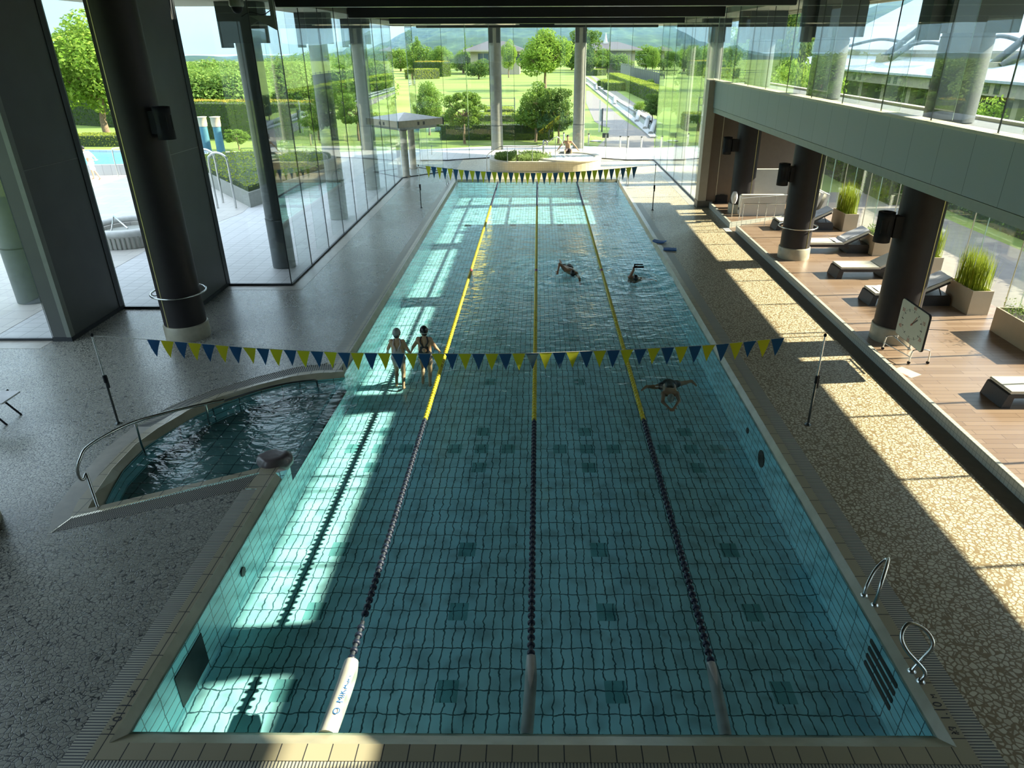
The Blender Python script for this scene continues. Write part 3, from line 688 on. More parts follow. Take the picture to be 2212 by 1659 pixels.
# vestibule with its little roof
v = thing('vestibule', 'glass entrance vestibule under a pale pyramid roof, left far end', 'vestibule', (-7.25, 39.95, 0))
cx_, cy_ = -7.25, 39.97; hw = 2.08
rf = MB(); q = [(cx_, cy_-hw), (cx_+hw, cy_), (cx_, cy_+hw), (cx_-hw, cy_)]
rf.add([(x, y, 2.84) for x, y in q]+[(cx_, cy_, 3.12)], [(0, 1, 4), (1, 2, 4), (2, 3, 4), (3, 0, 4)]); rf.build('roof', 'pav_roof', v)
fs_ = MB().prism(q, 2.52, 2.835); ff = fs_.build('fascia', 'pav_trim', v)
h2 = hw*.82; MB().prism([(cx_, cy_-h2), (cx_+h2, cy_), (cx_, cy_+h2), (cx_-h2, cy_)], 2.36, 2.52).build('soffit', 'pav_roof', v)
for k_ in range(4):
    a, b = Vector(q[k_]), Vector(q[(k_+1) % 4]); d = (b-a).normalized(); nr = Vector((d.y, -d.x))
    for s_ in (.44, .56):
        c = a.lerp(b, s_); e = d*.06
        MB().add([(p.x, p.y, z) for z in (2.58, 2.74) for p in (c-e+nr*.008, c+e+nr*.008, c+e-nr*.03, c-e-nr*.03)], [(0, 1, 5, 4), (4, 5, 6, 7), (1, 2, 6, 5), (3, 0, 4, 7)]).build('vent_opening', 'joint', ff)
    MB().box(a.x-.03, a.y-.03, 2.5, a.x+.03, a.y+.03, 2.85).build('corner_post', 'joint', ff)
for x, y in ((-7.12, 38.45), (-7.2, 41.25)):
    c = MB().lathe((x, y, 0), [(.24, 0), (.24, .05), (.19, .08), (.19, 2.3), (.22, 2.36)], 20).build('post', 'pav_trim', v)
h3 = hw*.93
qq = [(cx_, cy_-h3), (cx_+h3, cy_), (cx_, cy_+h3), (cx_-h3, cy_)]
def gpanel(par, a, b, z0, z1, name='glass_panel'):
    a = Vector((a[0], a[1], 0)); b = Vector((b[0], b[1], 0)); d = (b-a).normalized(); s_ = Vector((-d.y, d.x, 0))*.008
    vs = [(p.x, p.y, z) for z in (z0, z1) for p in (a-s_, b-s_, b+s_, a+s_)]
    mb = MB(); mb.mat(0).add(vs, [(0, 1, 5, 4), (2, 3, 7, 6)]); mb.mat(1).add(vs, [(1, 2, 6, 5), (3, 0, 4, 7), (4, 5, 6, 7)])
    return mb.build(name, ['glass', 'glass_edge'], par)
for a, b in ((0, 1), (1, 2), (3, 0)):
    A_, B_ = Vector(qq[a]), Vector(qq[b]); mid = A_.lerp(B_, .5)
    gpanel(v, A_, mid, .02, 2.36); gpanel(v, mid, B_, .02, 2.36)
MB().tube([qq[0]+(.015,), qq[1]+(.015,), qq[2]+(.015,)], .025, 6).build('threshold', 'joint', v)
hd = at(927, 334, .7); MB().tube([(-6.1, 41.35, .75), (-6.1, 41.3, .75), (-6.1, 41.3, 1.25), (-6.1, 41.35, 1.25)], .015, 6).build('door_handle', 'steel', v)
MB().box(-7.0, 41.8, 2.0, -6.8, 41.9, 2.2).build('sign_box', 'black', v)
# security camera dome and the ceiling loudspeaker near the glass corner
c = Vector((-7.75, 19.3, 7.0)); p = aty(511, 12, 19.2)
t = thing('dome_camera', 'grey dome security camera high by the glass corner', 'camera', (p.x, p.y, p.z))
MB().lathe((p.x, p.y, p.z), [(.17, 7.74-p.z), (.17, .08), (.175, 0), (.15, -.03)], 20).build('housing', 'pier_edge', t)
MB().ball((p.x, p.y, p.z-.04), (.135, .135, .14)).build('dome', 'black', t)
p = aty(588, 60, 20.2)
t = thing('hanging_bracket', 'triangular grey fitting hung on a rod beside the first beam', 'fitting', (p.x, p.y, p.z))
MB().box(p.x+.02, p.y-.05, p.z, p.x+.12, p.y+.05, 7.75).build('rod', 'pier_edge', t)
MB().add([(p.x-.55, p.y, p.z+.28), (p.x+.12, p.y, p.z+.28), (p.x+.12, p.y, p.z-.06), (p.x-.55, p.y+.06, p.z+.28), (p.x+.12, p.y+.06, p.z+.28), (p.x+.12, p.y+.06, p.z-.06)], [(0, 1, 2), (5, 4, 3), (0, 2, 5, 3), (0, 3, 4, 1), (1, 4, 5, 2)]).build('plate', 'pier_edge', t)
MB().tube(smooth_path([(p.x-.75, p.y, p.z+.26), (p.x-.5, p.y, p.z+.36), (p.x-.2, p.y, p.z+.3), (p.x+.05, p.y, p.z+.42)]), .012, 6).build('cable', 'black', t)
# loudspeakers on the columns
def speaker(p, colx, coly, label, r=.17):
    t = thing('loudspeaker', label, 'loudspeaker', tuple(p), 0, 'column loudspeakers'); x, y, z = p
    MB().lathe((x, y, z), [(.02, 0), (r, 0), (r, .17), (r*.97, .18), (r*.97, .50), (r, .51), (r, .64), (r*.5, .645), (r*.5, .62), (.02, .62)], 28).build('cabinet', 'black', t)
    for a in range(0, 360, 45): MB().box(x+r*.97*math.cos(R(a))-.008, y+r*.97*math.sin(R(a))-.008, z+.2, x+r*.97*math.cos(R(a))+.008, y+r*.97*math.sin(R(a))+.008, z+.48).build('grille_rib', 'black', t)
    d = Vector((colx-x, coly-y, 0)); d.normalize()
    MB().cyl((x, y, z+.32), (colx, coly, z+.32), .07, seg=10).build('arm', 'black', t)
    MB().box(x+d.x*.3-.12, y+d.y*.3-.12, z+.1, x+d.x*.3+.12, y+d.y*.3+.12, z+.55).build('mount', 'black', t)
p = aty(361, 296, 15.35); speaker((p.x, p.y, 4.56), -8.5, 15.62, 'black cylinder loudspeaker high on the left dark column', .175)
for px, py, Y, cx0, cy0, l in ((1903, 522, 14.9, 8.17, 14.98, 'black loudspeaker on the column behind the swim clock'), (1689, 400, 21.8, 8.15, 21.85, 'black loudspeaker on the middle lounge column'), (1569, 333, 28.5, 8.2, 28.6, 'black loudspeaker near the brown lounge end wall')):
    p = aty(px, py, Y); speaker((p.x, p.y, p.z), cx0, cy0, l)
# ------------------------------------------------------------------ lane ropes
def float_mb(x, y, z, cm):
    m_ = MB(); r = .047
    m_.mat(0).lathe((x, y, z), [(.012, -.026), (r*.8, -.026), (r, -.014), (r, .012), (r*.8, .024), (.012, .024)], 12, (0, 1, 0))
    m_.mat(1).lathe((x, y, z), [(.028, .022), (.024, .06), (.028, .098)], 8, (0, 1, 0))
    return m_
proto_me = {}
def lane_rope(xn, xf, y0, lab, skip=(), sleeve_r=.075, txt=False):
    t = thing('lane_rope', lab, 'lane rope', (xn, y0, WL), 0, 'lane ropes of the lap pool')
    yA, yB = y0, 37.3
    X = lambda y: xn+(xf-xn)*(y-y0)/(yB-y0)
    MB().tube([(X(4.85), 4.85, WL-.1), (X(y0), y0, WL+.005), (X(yB), yB, WL+.005), (X(37.4), 37.42, -.02)], .006, 6).build('cable', 'steel', t)
    i = 0; y = y0+.03; rest = MB(); n = 0
    while y < yB-.05:
        cm = 'navy' if y < 11.55 else ('red' if 21.2 < y < 21.5 else ('yellow' if y < 31.15 else 'navy'))
        if i not in skip:
            if n < 100:
                if cm not in proto_me:
                    o = float_mb(0, 0, 0, cm).build('float', [cm, 'lilac' if cm == 'navy' else cm], None); proto_me[cm] = o.data; bpy.data.objects.remove(o)
                o = bpy.data.objects.new('float', proto_me[cm]); col.objects.link(o); o.parent = t; o.location = (X(y)-xn, y-y0, .008)
            else:
                k_ = {'navy': 0, 'yellow': 1, 'red': 2}[cm]
                rest.mat(k_).lathe((X(y), y, WL+.008), [(.02, -.06), (.047, -.024), (.047, .012), (.02, .05)], 8, (0, 1, 0))
            n += 1
        i += 1; y += .118
    o = rest.build('float', ['navy', 'yellow', 'red'], t); o['kind'] = 'stuff'; o['label'] = 'far floats of the rope'
    s_ = MB(); pts = [(X(y0), y0+.02, WL-.03), (X(5.6), 5.6, WL-.06), (X(5.2)-.02, 5.2, WL-.075), (X(4.86)-.04, 4.9, WL-.085)]
    s_.tube(smooth_path(pts, 5), [sleeve_r*(.8+.2*min(1, q/4)) for q in range(16)], 16); sv = s_.build('sleeve', 'sleeve', t)
    if txt:
        q = MB(); put_text(q, 'MIKASA', .105, (X(5.38)+.030, 5.40, WL+.026), (0.02, 1, 0), (-1, .02, .0)); put_text(q, 'O', .11, (X(5.1)+.02, 5.12, WL+.022), (0, 1, 0), (-1, 0, 0))
        q.build('lettering', 'txt_blue', sv)
lane_rope(-2.171, -2.12, 5.81, 'lane rope on the left, its navy floats broken by a gap', (5,), .10, True)
lane_rope(-.085, -.07, 5.90, 'middle lane rope running down the centre of the pool', (), .068)
lane_rope(1.995, 2.0, 5.81, 'lane rope on the right, next to the underwater swimmer', (), .066)

# ------------------------------------------------------------------ backstroke flags and their posts
def flag_post(p, h, lab):
    x, y = p[0], p[1]
    t = thing('flag_post', lab, 'pole', (x, y, 0), 0, 'poles of the flag lines')
    MB().cyl((x, y, 0), (x, y, h*.52), .021, seg=12).build('lower_tube', 'post_dark', t)
    MB().cyl((x, y, h*.5), (x, y, h-.03), .015, seg=12).build('upper_tube', 'steel', t)
    MB().lathe((x, y, 0), [(.06, 0), (.06, .012), (.03, .03), (.021, .05)], 16).build('foot', 'post_dark', t)
    c_ = MB().cyl((x, y, h*.48), (x, y, h*.56), .03, seg=12).build('clamp', 'black', t)
    MB().box(x+.01, y-.012, h*.42, x+.045, y+.012, h*.56).build('lever', 'black', c_)
    MB().ball((x, y, h), (.028, .028, .035)).build('knob', 'black', t)
PNL, PNR, PFL, PFR = at(256, 915), at(1745, 917), at(910, 449), at(1409.5, 454)
flag_post(PNL, 1.775, 'dark flag pole on the left deck beside the shallow bay rail')
flag_post(PNR, 1.775, 'dark flag pole on the right deck at the edge of the sunlight')
flag_post(PFL, 1.78, 'thin flag pole at the far left of the pool')
flag_post(PFR, 1.86, 'thin flag pole at the far right of the pool')
def bunting(A, B, knots, n, first, hgt, lab, sag_y):
    t = thing('flag_line', lab, 'bunting', (A[0], A[1], 0), 0, 'flag lines across the pool')
    Y0_, Y1_ = A[1], B[1]
    def yy(px): return Y0_+(Y1_-Y0_)*max(0, min(1, (px-knots[0][0])/(knots[-1][0]-knots[0][0])))
    line = [Vector(A)]+[aty(px, py, yy(px)) for px, py in knots]+[Vector(B)]
    MB().tube(line, .005, 5).build('rope', 'white', t)
    sp = smooth_path(line[1:-1], 12); L = [0]
    for a, b in zip(sp[:-1], sp[1:]): L.append(L[-1]+(b-a).length)
    def along(s_):
        j = min(max(i for i in range(len(L)) if L[i] <= s_+1e-9), len(sp)-2); return sp[j].lerp(sp[j+1], (s_-L[j])/(L[j+1]-L[j]))
    st = L[-1]/n; r2 = random.Random(n)
    for i in range(n):
        a = along(st*i+st*.01); b = along(st*(i+1)-st*.03); mid = (a+b)/2; bl = r2.uniform(-.035, .03); sw = r2.uniform(-.012, .012)
        tip = mid+Vector((sw, bl, -hgt)); rows = []
        for k_ in range(6):
            f = k_/5; hw = 1-f; c_ = mid.lerp(tip, f)+Vector((0, .02*math.sin(f*3.1)*(1 if bl > 0 else -1), 0))
            rows.append([c_+(a-mid)*hw+Vector((0, .012*math.sin(f*4), 0))*0, c_+Vector((0, -.008*hw, 0)), c_+(b-mid)*hw])
        mb = MB(); vs = [p for r_ in rows for p in r_]; fs = []
        for k_ in range(5):
            for c_ in range(2): u = k_*3+c_; fs.append((u, u+1, u+4, u+3))
        mb.add(vs, fs, True); yel = (i % 2 == 0) == (first == 'y')
        o = mb.build('pennant', 'pen_y' if yel else 'pen_b', t); o['label'] = 'yellow pennant' if yel else 'blue pennant'
bunting((PNL[0], PNL[1], 1.76), (PNR[0], PNR[1], 1.76), [(317, 733), (430, 742), (520, 750), (600, 755), (738, 761.5), (850, 763.5), (960, 764), (1060, 764), (1150, 763), (1260, 759), (1360, 755), (1450, 750), (1540, 745), (1600, 739), (1695, 729.5)], 47, 'b', .325, 'near line of blue and yellow pennants across the pool', 0)
bunting((PFL[0], PFL[1], 1.77), (PFR[0], PFR[1], 1.85), [(919, 358.5), (960, 363), (1010, 368.5), (1060, 371.3), (1110, 373), (1160, 373.5), (1210, 373), (1260, 370), (1310, 366), (1345, 363), (1377, 360)], 38, 'y', .50, 'far line of yellow and blue pennants in front of the whirlpool', 0)

# ------------------------------------------------------------------ rails, boulder, boards
hr = at(845/4, 700+1580/4)
t = thing('handrail', 'curved steel handrail of the shallow bay on the left deck', 'handrail', (hr.x, hr.y, 0))
def raised(px, py, z): return at(px, py, z)
zt_ = .82
top = [raised(186, 1022, .45), raised(180, 1036, .38), raised(171, 1030, .45), raised(167, 1012, .60), raised(173, 992, .72), raised(188, 966, zt_), raised(240, 934, zt_), raised(300, 908, zt_), raised(380, 886, zt_), raised(440, 873, zt_), raised(484, 864, zt_)]
MB().tube(smooth_path(top, 5), .024, 10).build('rail', 'steel', t)
f1 = raised(186, 1022, .45); MB().tube([(hr.x, hr.y, 0), (f1.x, f1.y, .45)], .024, 10).build('end_post', 'steel', t)
for (px, py), (qx, qy) in (((292, 911), (316, 988)), ((444, 872), (456, 912))):
    a = raised(px, py, zt_-.02); b = at(qx, qy, -.35); MB().tube([a, (a.x*.98+b.x*.02, a.y, .4), b], .019, 8).build('post', 'steel', t)
e = raised(484, 864, zt_); e2 = at(665, 822, .12)
t = thing('wall_rail', 'dark rail along the inner edge of the shallow bay', 'handrail', (e2.x, e2.y, 0))
MB().tube(smooth_path([at(484, 866, .1), at(560, 842, .1), at(620, 828, .1), at(678, 821, .1), at(684, 826, -.02), at(686, 832, -.2)], 5), .02, 8).build('rail', 'post_dark', t)
def grab(label, pts, foot, r=.022):
    t = thing('grab_rail', label, 'grab rail', tuple(foot), 0, 'grab rails at the pool edge')
    MB().tube(smooth_path(pts, 6), r, 10).build('bar', 'steel', t)
    for p in (pts[0], pts[-1]): MB().lathe((p[0], p[1], foot[2]), [(.05, 0), (.05, .01), (.025, .03)], 12).build('flange', 'steel', t)
zc = .012
grab('steel grab rail at the ladder, farther one near the right corner', [(4.2, 6.62, zc), (4.22, 6.64, .3), (4.36, 6.85, .46), (4.44, 7.0, .43), (4.3, 6.96, .28), (4.16, 6.82, .13), (4.14, 6.79, zc)], (4.2, 6.7, zc))
grab('steel grab rail loop at the ladder, nearest the right corner', [(4.2, 5.46, zc), (4.24, 5.5, .12), (4.06, 5.62, .30), (4.02, 5.72, .42), (4.12, 5.80, .52), (4.28, 5.74, .48), (4.34, 5.64, .36), (4.24, 5.62, .14), (4.17, 5.6, zc)], (4.2, 5.53, zc))
for sx, lab in ((-1, 'left'), (1, 'right')):
    xb = -4.36 if sx < 0 else 4.22
    for k_, y in enumerate((35.6, 36.25)):
        grab('thin steel ladder rail at the far %s pool corner, %s one' % (lab, 'nearer' if k_ == 0 else 'farther'),
             [(xb+sx*.25, y, 0), (xb+sx*.25, y, .55), (xb+sx*.1, y, .74), (xb-sx*.12, y, .66), (xb-sx*.2, y, .3), (xb-sx*.22, y, -.35)], (xb, y, 0), .02)
rk = at(592, 1000, 0)
b = MB(); vs = []; sg, rg = 28, 14
for j in range(rg+1):
    th = math.pi*j/rg
    for i in range(sg):
        a = 2*math.pi*i/sg; d = Vector((math.sin(th)*math.cos(a), math.sin(th)*math.sin(a), math.cos(th)))
        k_ = 1+.16*noise.noise(d*1.6+Vector((3, 1, 7)))+.05*noise.noise(d*5); z = d.z*k_
        vs.append((rk.x+.30*d.x*k_, rk.y+.06+.24*d.y*k_, .01+.20*min(z, .62+.12*d.x)))
b.add(vs, [(j*sg+i, (j+1)*sg+i, (j+1)*sg+(i+1) % sg, j*sg+(i+1) % sg) for j in range(rg) for i in range(sg)], True)
tag(b.build('boulder', 'rock', None, (rk.x, rk.y, -.15)), 'dark flat-topped boulder at the tip between bay and lap pool', 'boulder')
def board(px, py, rz, lab, curve):
    p = at(px, py); b = MB(); n = 10; vs = []
    for z in (0, 1):
        for i in range(n+1):
            for j in range(7):
                u = -1+2*i/n; v_ = -1+2*j/6; x = .15*v_*(1-.25*max(0, u)**3); y = .22*u
                vs.append((x*math.cos(rz)-y*math.sin(rz)+p.x, x*math.sin(rz)+y*math.cos(rz)+p.y, .012+.034*z+curve*u*u))
    fs = []; m_ = (n+1)*7
    for i in range(n):
        for j in range(6):
            a = i*7+j; fs += [(a, a+7, a+8, a+1), (m_+a, m_+a+1, m_+a+8, m_+a+7)]
    for i in range(n): fs += [(i*7, m_+i*7, m_+i*7+7, i*7+7), (i*7+6, i*7+13, m_+i*7+13, m_+i*7+6)]
    for j in range(6): fs += [(j, j+1, m_+j+1, m_+j), (n*7+j, m_+n*7+j, m_+n*7+j+1, n*7+j+1)]
    tag(b.add(vs, fs, False).build('kickboard', 'blue', None, (p.x, p.y, 0)), lab, 'kickboard', 'kickboards on the right pool edge')
board(1424, 524, R(62), 'blue kickboard with curled end, farther along the pool edge', .03)
board(1447, 540, R(80), 'flat blue kickboard lying nearer on the pool edge', .0)

# ------------------------------------------------------------------ lounge deck
dk = MB(); dk.box(7.47, -1.2, .0, 11.84, 26.05, DZ)
dk.add([(7.3, 26.05, .02), (10.2, 26.05, .19), (11.84, 26.05, .195), (11.84, 28, .195), (10.0, 27.9, .19), (7.3, 26.62, .02)], [(0, 1, 4, 5), (1, 2, 3, 4)])
dk.prism([(7.38, 26.62), (10.0, 27.9), (11.84, 27.95), (11.84, 30.5), (7.38, 30.5)], 0, DZ)
struct('lounge_deck', dk, 'wood')
cb = MB(); cb.box(7.40, -1.2, 0, 7.48, 26.05, .225); struct('trim_14', cb, 'curb')
cb = MB(); cb.prism([(7.30, 26.56), (7.38, 26.6), (7.46, 30.5), (7.36, 30.5)], 0, .225); cb.prism([(7.30, 26.56), (10.0, 27.85), (10.0, 27.92), (7.34, 26.66)], 0, .225); struct('trim_15', cb, 'curb')
struct('trim_16', MB().box(7.07, -1.2, 0, 7.40, 25.9, .006), 'gutter')  # border tile beside the curb, coloured dark for the curb's shadow
struct('trim_17', MB().box(7.05, 26.0, 0, 7.3, 26.75, .012), 'white')
# sun loungers
def lounger():
    t = thing('sun_lounger', 'x', 'sun lounger', (0, 0, 0), 0, 'sun loungers on the wood deck')
    hw = .34
    MB().rbox(-.03, -hw, .205, 1.95, hw, .285, .03, 'y').build('frame', 'rattan', t)
    for sx in (0, 1):
        b = MB()
        prof = [(-.10, 0), (-.03, .27), (.02, .285), (.10, .27), (.07, 0)] if sx == 0 else [(1.28, 0), (1.32, .22), (1.97, .22), (1.99, 0)]
        n = len(prof); b.add([(x, y, z) for y in (-hw, hw) for x, z in prof], [tuple(range(n-1, -1, -1)), tuple(range(n, 2*n))]+[(i, (i+1) % n, n+(i+1) % n, n+i) for i in range(n)])
        b.build('leg_panel', 'rattan', t)
    MB().rbox(0, -hw+.01, .285, 1.16, hw-.01, .345, .028, 'y').build('seat_cushion', 'cushion', t)
    b = MB(); ca, sa = math.cos(R(27)), math.sin(R(27)); o0 = (1.15, .30)
    def bk(u0, u1, w0, w1, hh):
        vs = [(o0[0]+u*ca-w_*sa, y, o0[1]+u*sa+w_*ca) for y in (-hh, hh) for u, w_ in ((u0, w0), (u1, w0), (u1, w1), (u0, w1))]
        return vs, [(0, 1, 2, 3), (7, 6, 5, 4), (0, 4, 5, 1), (1, 5, 6, 2), (2, 6, 7, 3), (3, 7, 4, 0)]
    b.add(*bk(0, .84, 0, .065, hw-.01)).build('back_cushion', 'cushion', t)
    MB().add(*bk(.02, .78, -.05, 0, hw)).build('back_frame', 'rattan', t)
    MB().tube([(1.75, -hw+.04, .22), (1.6, -hw+.04, .53)], .014, 6).build('strut', 'rattan', t); MB().tube([(1.75, hw-.04, .22), (1.6, hw-.04, .53)], .014, 6).build('strut', 'rattan', t)
    return t
l0 = lounger()
LP = [(8.78, 25.75, 'farthest sun lounger, with towel, right beside the middle column'), (8.75, 22.6, 'second sun lounger, with towel, behind the middle column foot'),
      (8.72, 19.85, 'bare sun lounger without towel, between the two near columns'), (8.68, 17.52, 'sun lounger with towel and paper behind the clock column'), (8.72, 11.85, 'sun lounger cut off by the right picture edge')]
for i, (x, y, l) in enumerate(LP):
    if i == 0: l0.location = (x, y, DZ); l0['label'] = l
    else: copy_tree(l0, (x, y, DZ), 0, l)
def towel(x, y, u0, u1, lab, seat=0.0):
    b = MB(); ca, sa = math.cos(R(27)), math.sin(R(27)); rows = []; n = 18; r2 = random.Random(int(y*10))
    for i in range(n+1):
        f = i/n; s_ = -seat+(u1+seat)*f
        for j in range(9):
            v_ = -1+2*j/8; rip = .006*math.sin(s_*14+v_*3)+.004*math.sin(v_*9)
            if s_ < 0: px, pz = 1.13+s_, .357+rip
            else: w_ = .075+.03*max(0, .12-s_)/.12; px, pz = 1.15+s_*ca-w_*sa, .30+s_*sa+w_*ca+rip
            yy = y+.31*v_+.02*math.sin(s_*5)
            rows.append((x+px, yy, DZ+pz+.004))
    k_ = 9
    b.add(rows, [(i*k_+j, i*k_+j+1, (i+1)*k_+j+1, (i+1)*k_+j) for i in range(n) for j in range(k_-1)], True)
    hang = [rows[n*k_+j] for j in range(k_)]
    b.add(hang+[(p[0]+.07, p[1], p[2]-.10) for p in hang], [(j, j+1, k_+j+1, k_+j) for j in range(k_-1)], True)
    tag(b.build('towel', 'towel', None, (x+1.2, y, DZ+.35)), lab, 'towel', 'towels on the loungers')
towel(8.78, 25.75, 0, .86, 'white towel over the back of the farthest lounger', .12); towel(8.75, 22.6, 0, .86, 'white towel over the lounger back behind the middle column', .25); towel(8.68, 17.52, 0, .86, 'crumpled white towel over the lounger back behind the clock column', .05)
b = MB(); vs = []
for i in range(7):
    for j in range(5): vs.append((8.82+.36*i/6, 17.28+.46*j/4+.10*i/6, DZ+.355+.02*math.sin(i*1.1+j)*(1 if i > 2 else .3)))
b.add(vs, [(i*5+j, i*5+j+1, i*5+j+6, i*5+j+5) for i in range(6) for j in range(4)], True); tag(b.build('paper_sheet', 'cloth_white', None, (9, 17.5, DZ+.34)), 'white sheet lying on the seat of the lounger behind the clock column', 'paper')
b = MB(); a_ = at(1955, 805, DZ+.003); b.box(a_.x-.12, a_.y-.2, DZ, a_.x+.2, a_.y+.25, DZ+.004, .5); t = tag(b.build('leaflet', 'clock_face', None, (a_.x, a_.y, DZ)), 'leaflet with red edge lying on the deck by the curb', 'paper'); MB().box(a_.x-.14, a_.y-.2, DZ+.004, a_.x-.09, a_.y+.2, DZ+.006, .5).build('red_edge', 'paper_red', t)
# planters
def planter(x0, x1, y0, y1, h, kind, lab, gh=.9):
    t = thing('planter', lab, 'planter', ((x0+x1)/2, (y0+y1)/2, DZ), 0, 'planters along the glass'); z1 = DZ+h
    b = MB().prism([(x0, y0), (x1, y0), (x1, y1), (x0, y1)], DZ, z1, [[(x0+.04, y0+.04), (x0+.04, y1-.04), (x1-.04, y1-.04), (x1-.04, y0+.04)]]); b.build('box', 'planter', t)
    MB().box(x0+.04, y0+.04, z1-.12, x1-.04, y1-.04, z1-.06).build('soil', 'soil', t)
    r2 = random.Random(int(y0*100)); g = MB()
    if kind == 'tall':
        for i in range(520):
            x = r2.uniform(x0+.05, x1-.05); y = r2.uniform(y0+.05, y1-.05); H_ = gh*r2.uniform(.6, 1.05); a = r2.uniform(0, 6.28); ln = r2.gauss(0, .10)
            dx, dy = math.cos(a)*ln, math.sin(a)*ln; wv = .006; c_, s_ = math.cos(a+1.57)*wv, math.sin(a+1.57)*wv
            g.add([(x-c_, y-s_, z1-.08), (x+c_, y+s_, z1-.08), (x+dx*.4+c_, y+dy*.4+s_, z1+H_*.55), (x+dx*.4-c_, y+dy*.4-s_, z1+H_*.55), (x+dx, y+dy, z1+H_)], [(0, 1, 2, 3), (3, 2, 4)])
        g.build('grass', 'grassblade', t)
    else:
        for i in range(700):
            cxx = r2.uniform(x0+.06, x1-.06); cyy = r2.uniform(y0+.06, y1-.06); z = z1-.05+gh*r2.random()**1.3*(.6+.4*math.sin(cyy*9)); d = Vector((r2.gauss(0, 1), r2.gauss(0, 1), r2.gauss(.6, 1))).normalized(); q = d.orthogonal().normalized(); L_ = r2.uniform(.04, .08)
            p = Vector((cxx, cyy, z)); g.add([p, p+d*L_*.5+q*.014, p+d*L_, p+d*L_*.5-q*.014], [(0, 1, 2, 3)])
        g.build('shrub', 'shrub', t)
planter(11.05, 11.55, 25.24, 26.35, .62, 'tall', 'far beige planter with tall grass beside the leaning white slabs', 1.05)
planter(10.72, 11.25, 21.96, 23.1, .6, 'low', 'beige planter with low grey shrub behind the second lounger', .38)
planter(11.15, 11.65, 19.6, 20.7, .6, 'tall', 'beige planter with tall grass half hidden by the clock column', .95)
planter(10.74, 11.26, 16.5, 17.62, .62, 'tall', 'large beige planter with tall yellow-green grass behind the clock', 1.0)
planter(10.72, 11.3, 13.6, 15.48, .58, 'low', 'long beige planter with low shrubs cut by the right picture edge', .42)
# swim clock on its wheeled stand
t = thing('swim_clock', 'square white swim clock on a steel stand on the wood deck', 'clock', (7.9, 13.8, DZ)); XC = 7.85
cor = [(lambda p: CAM+(p-CAM)*(XC/p.x))(aty(*q, 13.7)) for q in ((1950, 643), (2010.5, 679), (1990, 763.5), (1935, 719.5))]
yl_, yr_, zb_, zt2 = (cor[0].y+cor[3].y)/2, (cor[1].y+cor[2].y)/2, (cor[2].z+cor[3].z)/2, (cor[0].z+cor[1].z)/2
MB().rbox(XC, yr_, zb_, XC+.035, yl_, zt2, .07, 'x').build('frame', 'black', t)
face = MB().rbox(XC-.008, yr_+.012, zb_+.012, XC, yl_-.012, zt2-.012, .065, 'x').build('face', 'clock_face', t)
cyy, czz = (yl_+yr_)/2, (zb_+zt2)/2; ry, rz_ = (yl_-yr_)*.5, (zt2-zb_)*.5
def dial(a, f): return (XC-.010, cyy-ry*f*math.sin(R(a)), czz+rz_*f*math.cos(R(a)))
tk = MB(); tkm = MB()
def bar(mb, p, q, w_):
    p = Vector(p); q = Vector(q); d = (q-p).normalized(); n = Vector((1, 0, 0)).cross(d)*w_; mb.add([p-n, p+n, q+n, q-n], [(0, 1, 2, 3)])
for k_ in range(60):
    if k_ % 5 == 0: bar(tk, dial(k_*6, .62), dial(k_*6, .76 if k_ % 10 else .72), .010)
    else: bar(tkm, dial(k_*6, .70), dial(k_*6, .74), .004)
tk.build('hour_ticks', 'txt_dark', face); tkm.build('minute_ticks', 'txt_dark', face)
for k_, n_ in enumerate(('60', '10', '20', '30', '40', '50')):
    mb = MB(); put_text(mb, n_, .115, dial(k_*60, .86), (0, -1, 0), (0, 0, 1)); mb.build('numeral', 'txt_red', face)
for a, L_, w_, mm in ((38, .52, .013, 'txt_dark'), (26, .58, .008, 'txt_red')):
    mb = MB(); bar(mb, (dial(a+180, .10)[0]-.004, *dial(a+180, .10)[1:]), (dial(a, L_)[0]-.004, *dial(a, L_)[1:]), w_); mb.build('hand', mm, t)
MB().cyl((XC-.02, cyy, czz), (XC-.008, cyy, czz), .022, seg=12).build('hub', 'txt_red', t)
st = MB()
F = [at(1962, 786, DZ), at(2003, 786, DZ), at(1906, 755, DZ), at(1963, 755, DZ)]
zs = .52
for a, b in ((F[0], F[1]), (F[2], F[3])): st.tube(smooth_path([(a.x, a.y, DZ+.02), (a.x+.02, a.y, zs-.06), (a.x+.08, a.y, zs), (b.x-.08, b.y, zs), (b.x-.01, b.y, zs-.06), (b.x, b.y, DZ+.05)], 4), .014, 8)
st.tube([(7.84, F[0].y, zs), (7.84, F[2].y, zs)], .014, 8); st.tube([(F[0].x, F[0].y, DZ+.16), (F[2].x, F[2].y, DZ+.16)], .010, 6); st.tube([(7.87, F[0].y+.1, zs), (7.87, F[0].y+.1, zb_+.05)], .014, 6); st.tube([(7.87, F[2].y-.1, zs), (7.87, F[2].y-.1, zb_+.05)], .014, 6)
st.build('stand', 'steel', t)
for p in F: MB().cyl((p.x, p.y-.018, DZ+.03), (p.x, p.y+.018, DZ+.03), .03, seg=12).build('wheel', 'black', t)
MB().tube([(XC+.03, yr_+.05, czz+.1), (XC+.45, yr_+.03, czz+.08)], .006, 6).build('winding_rod', 'black', t)
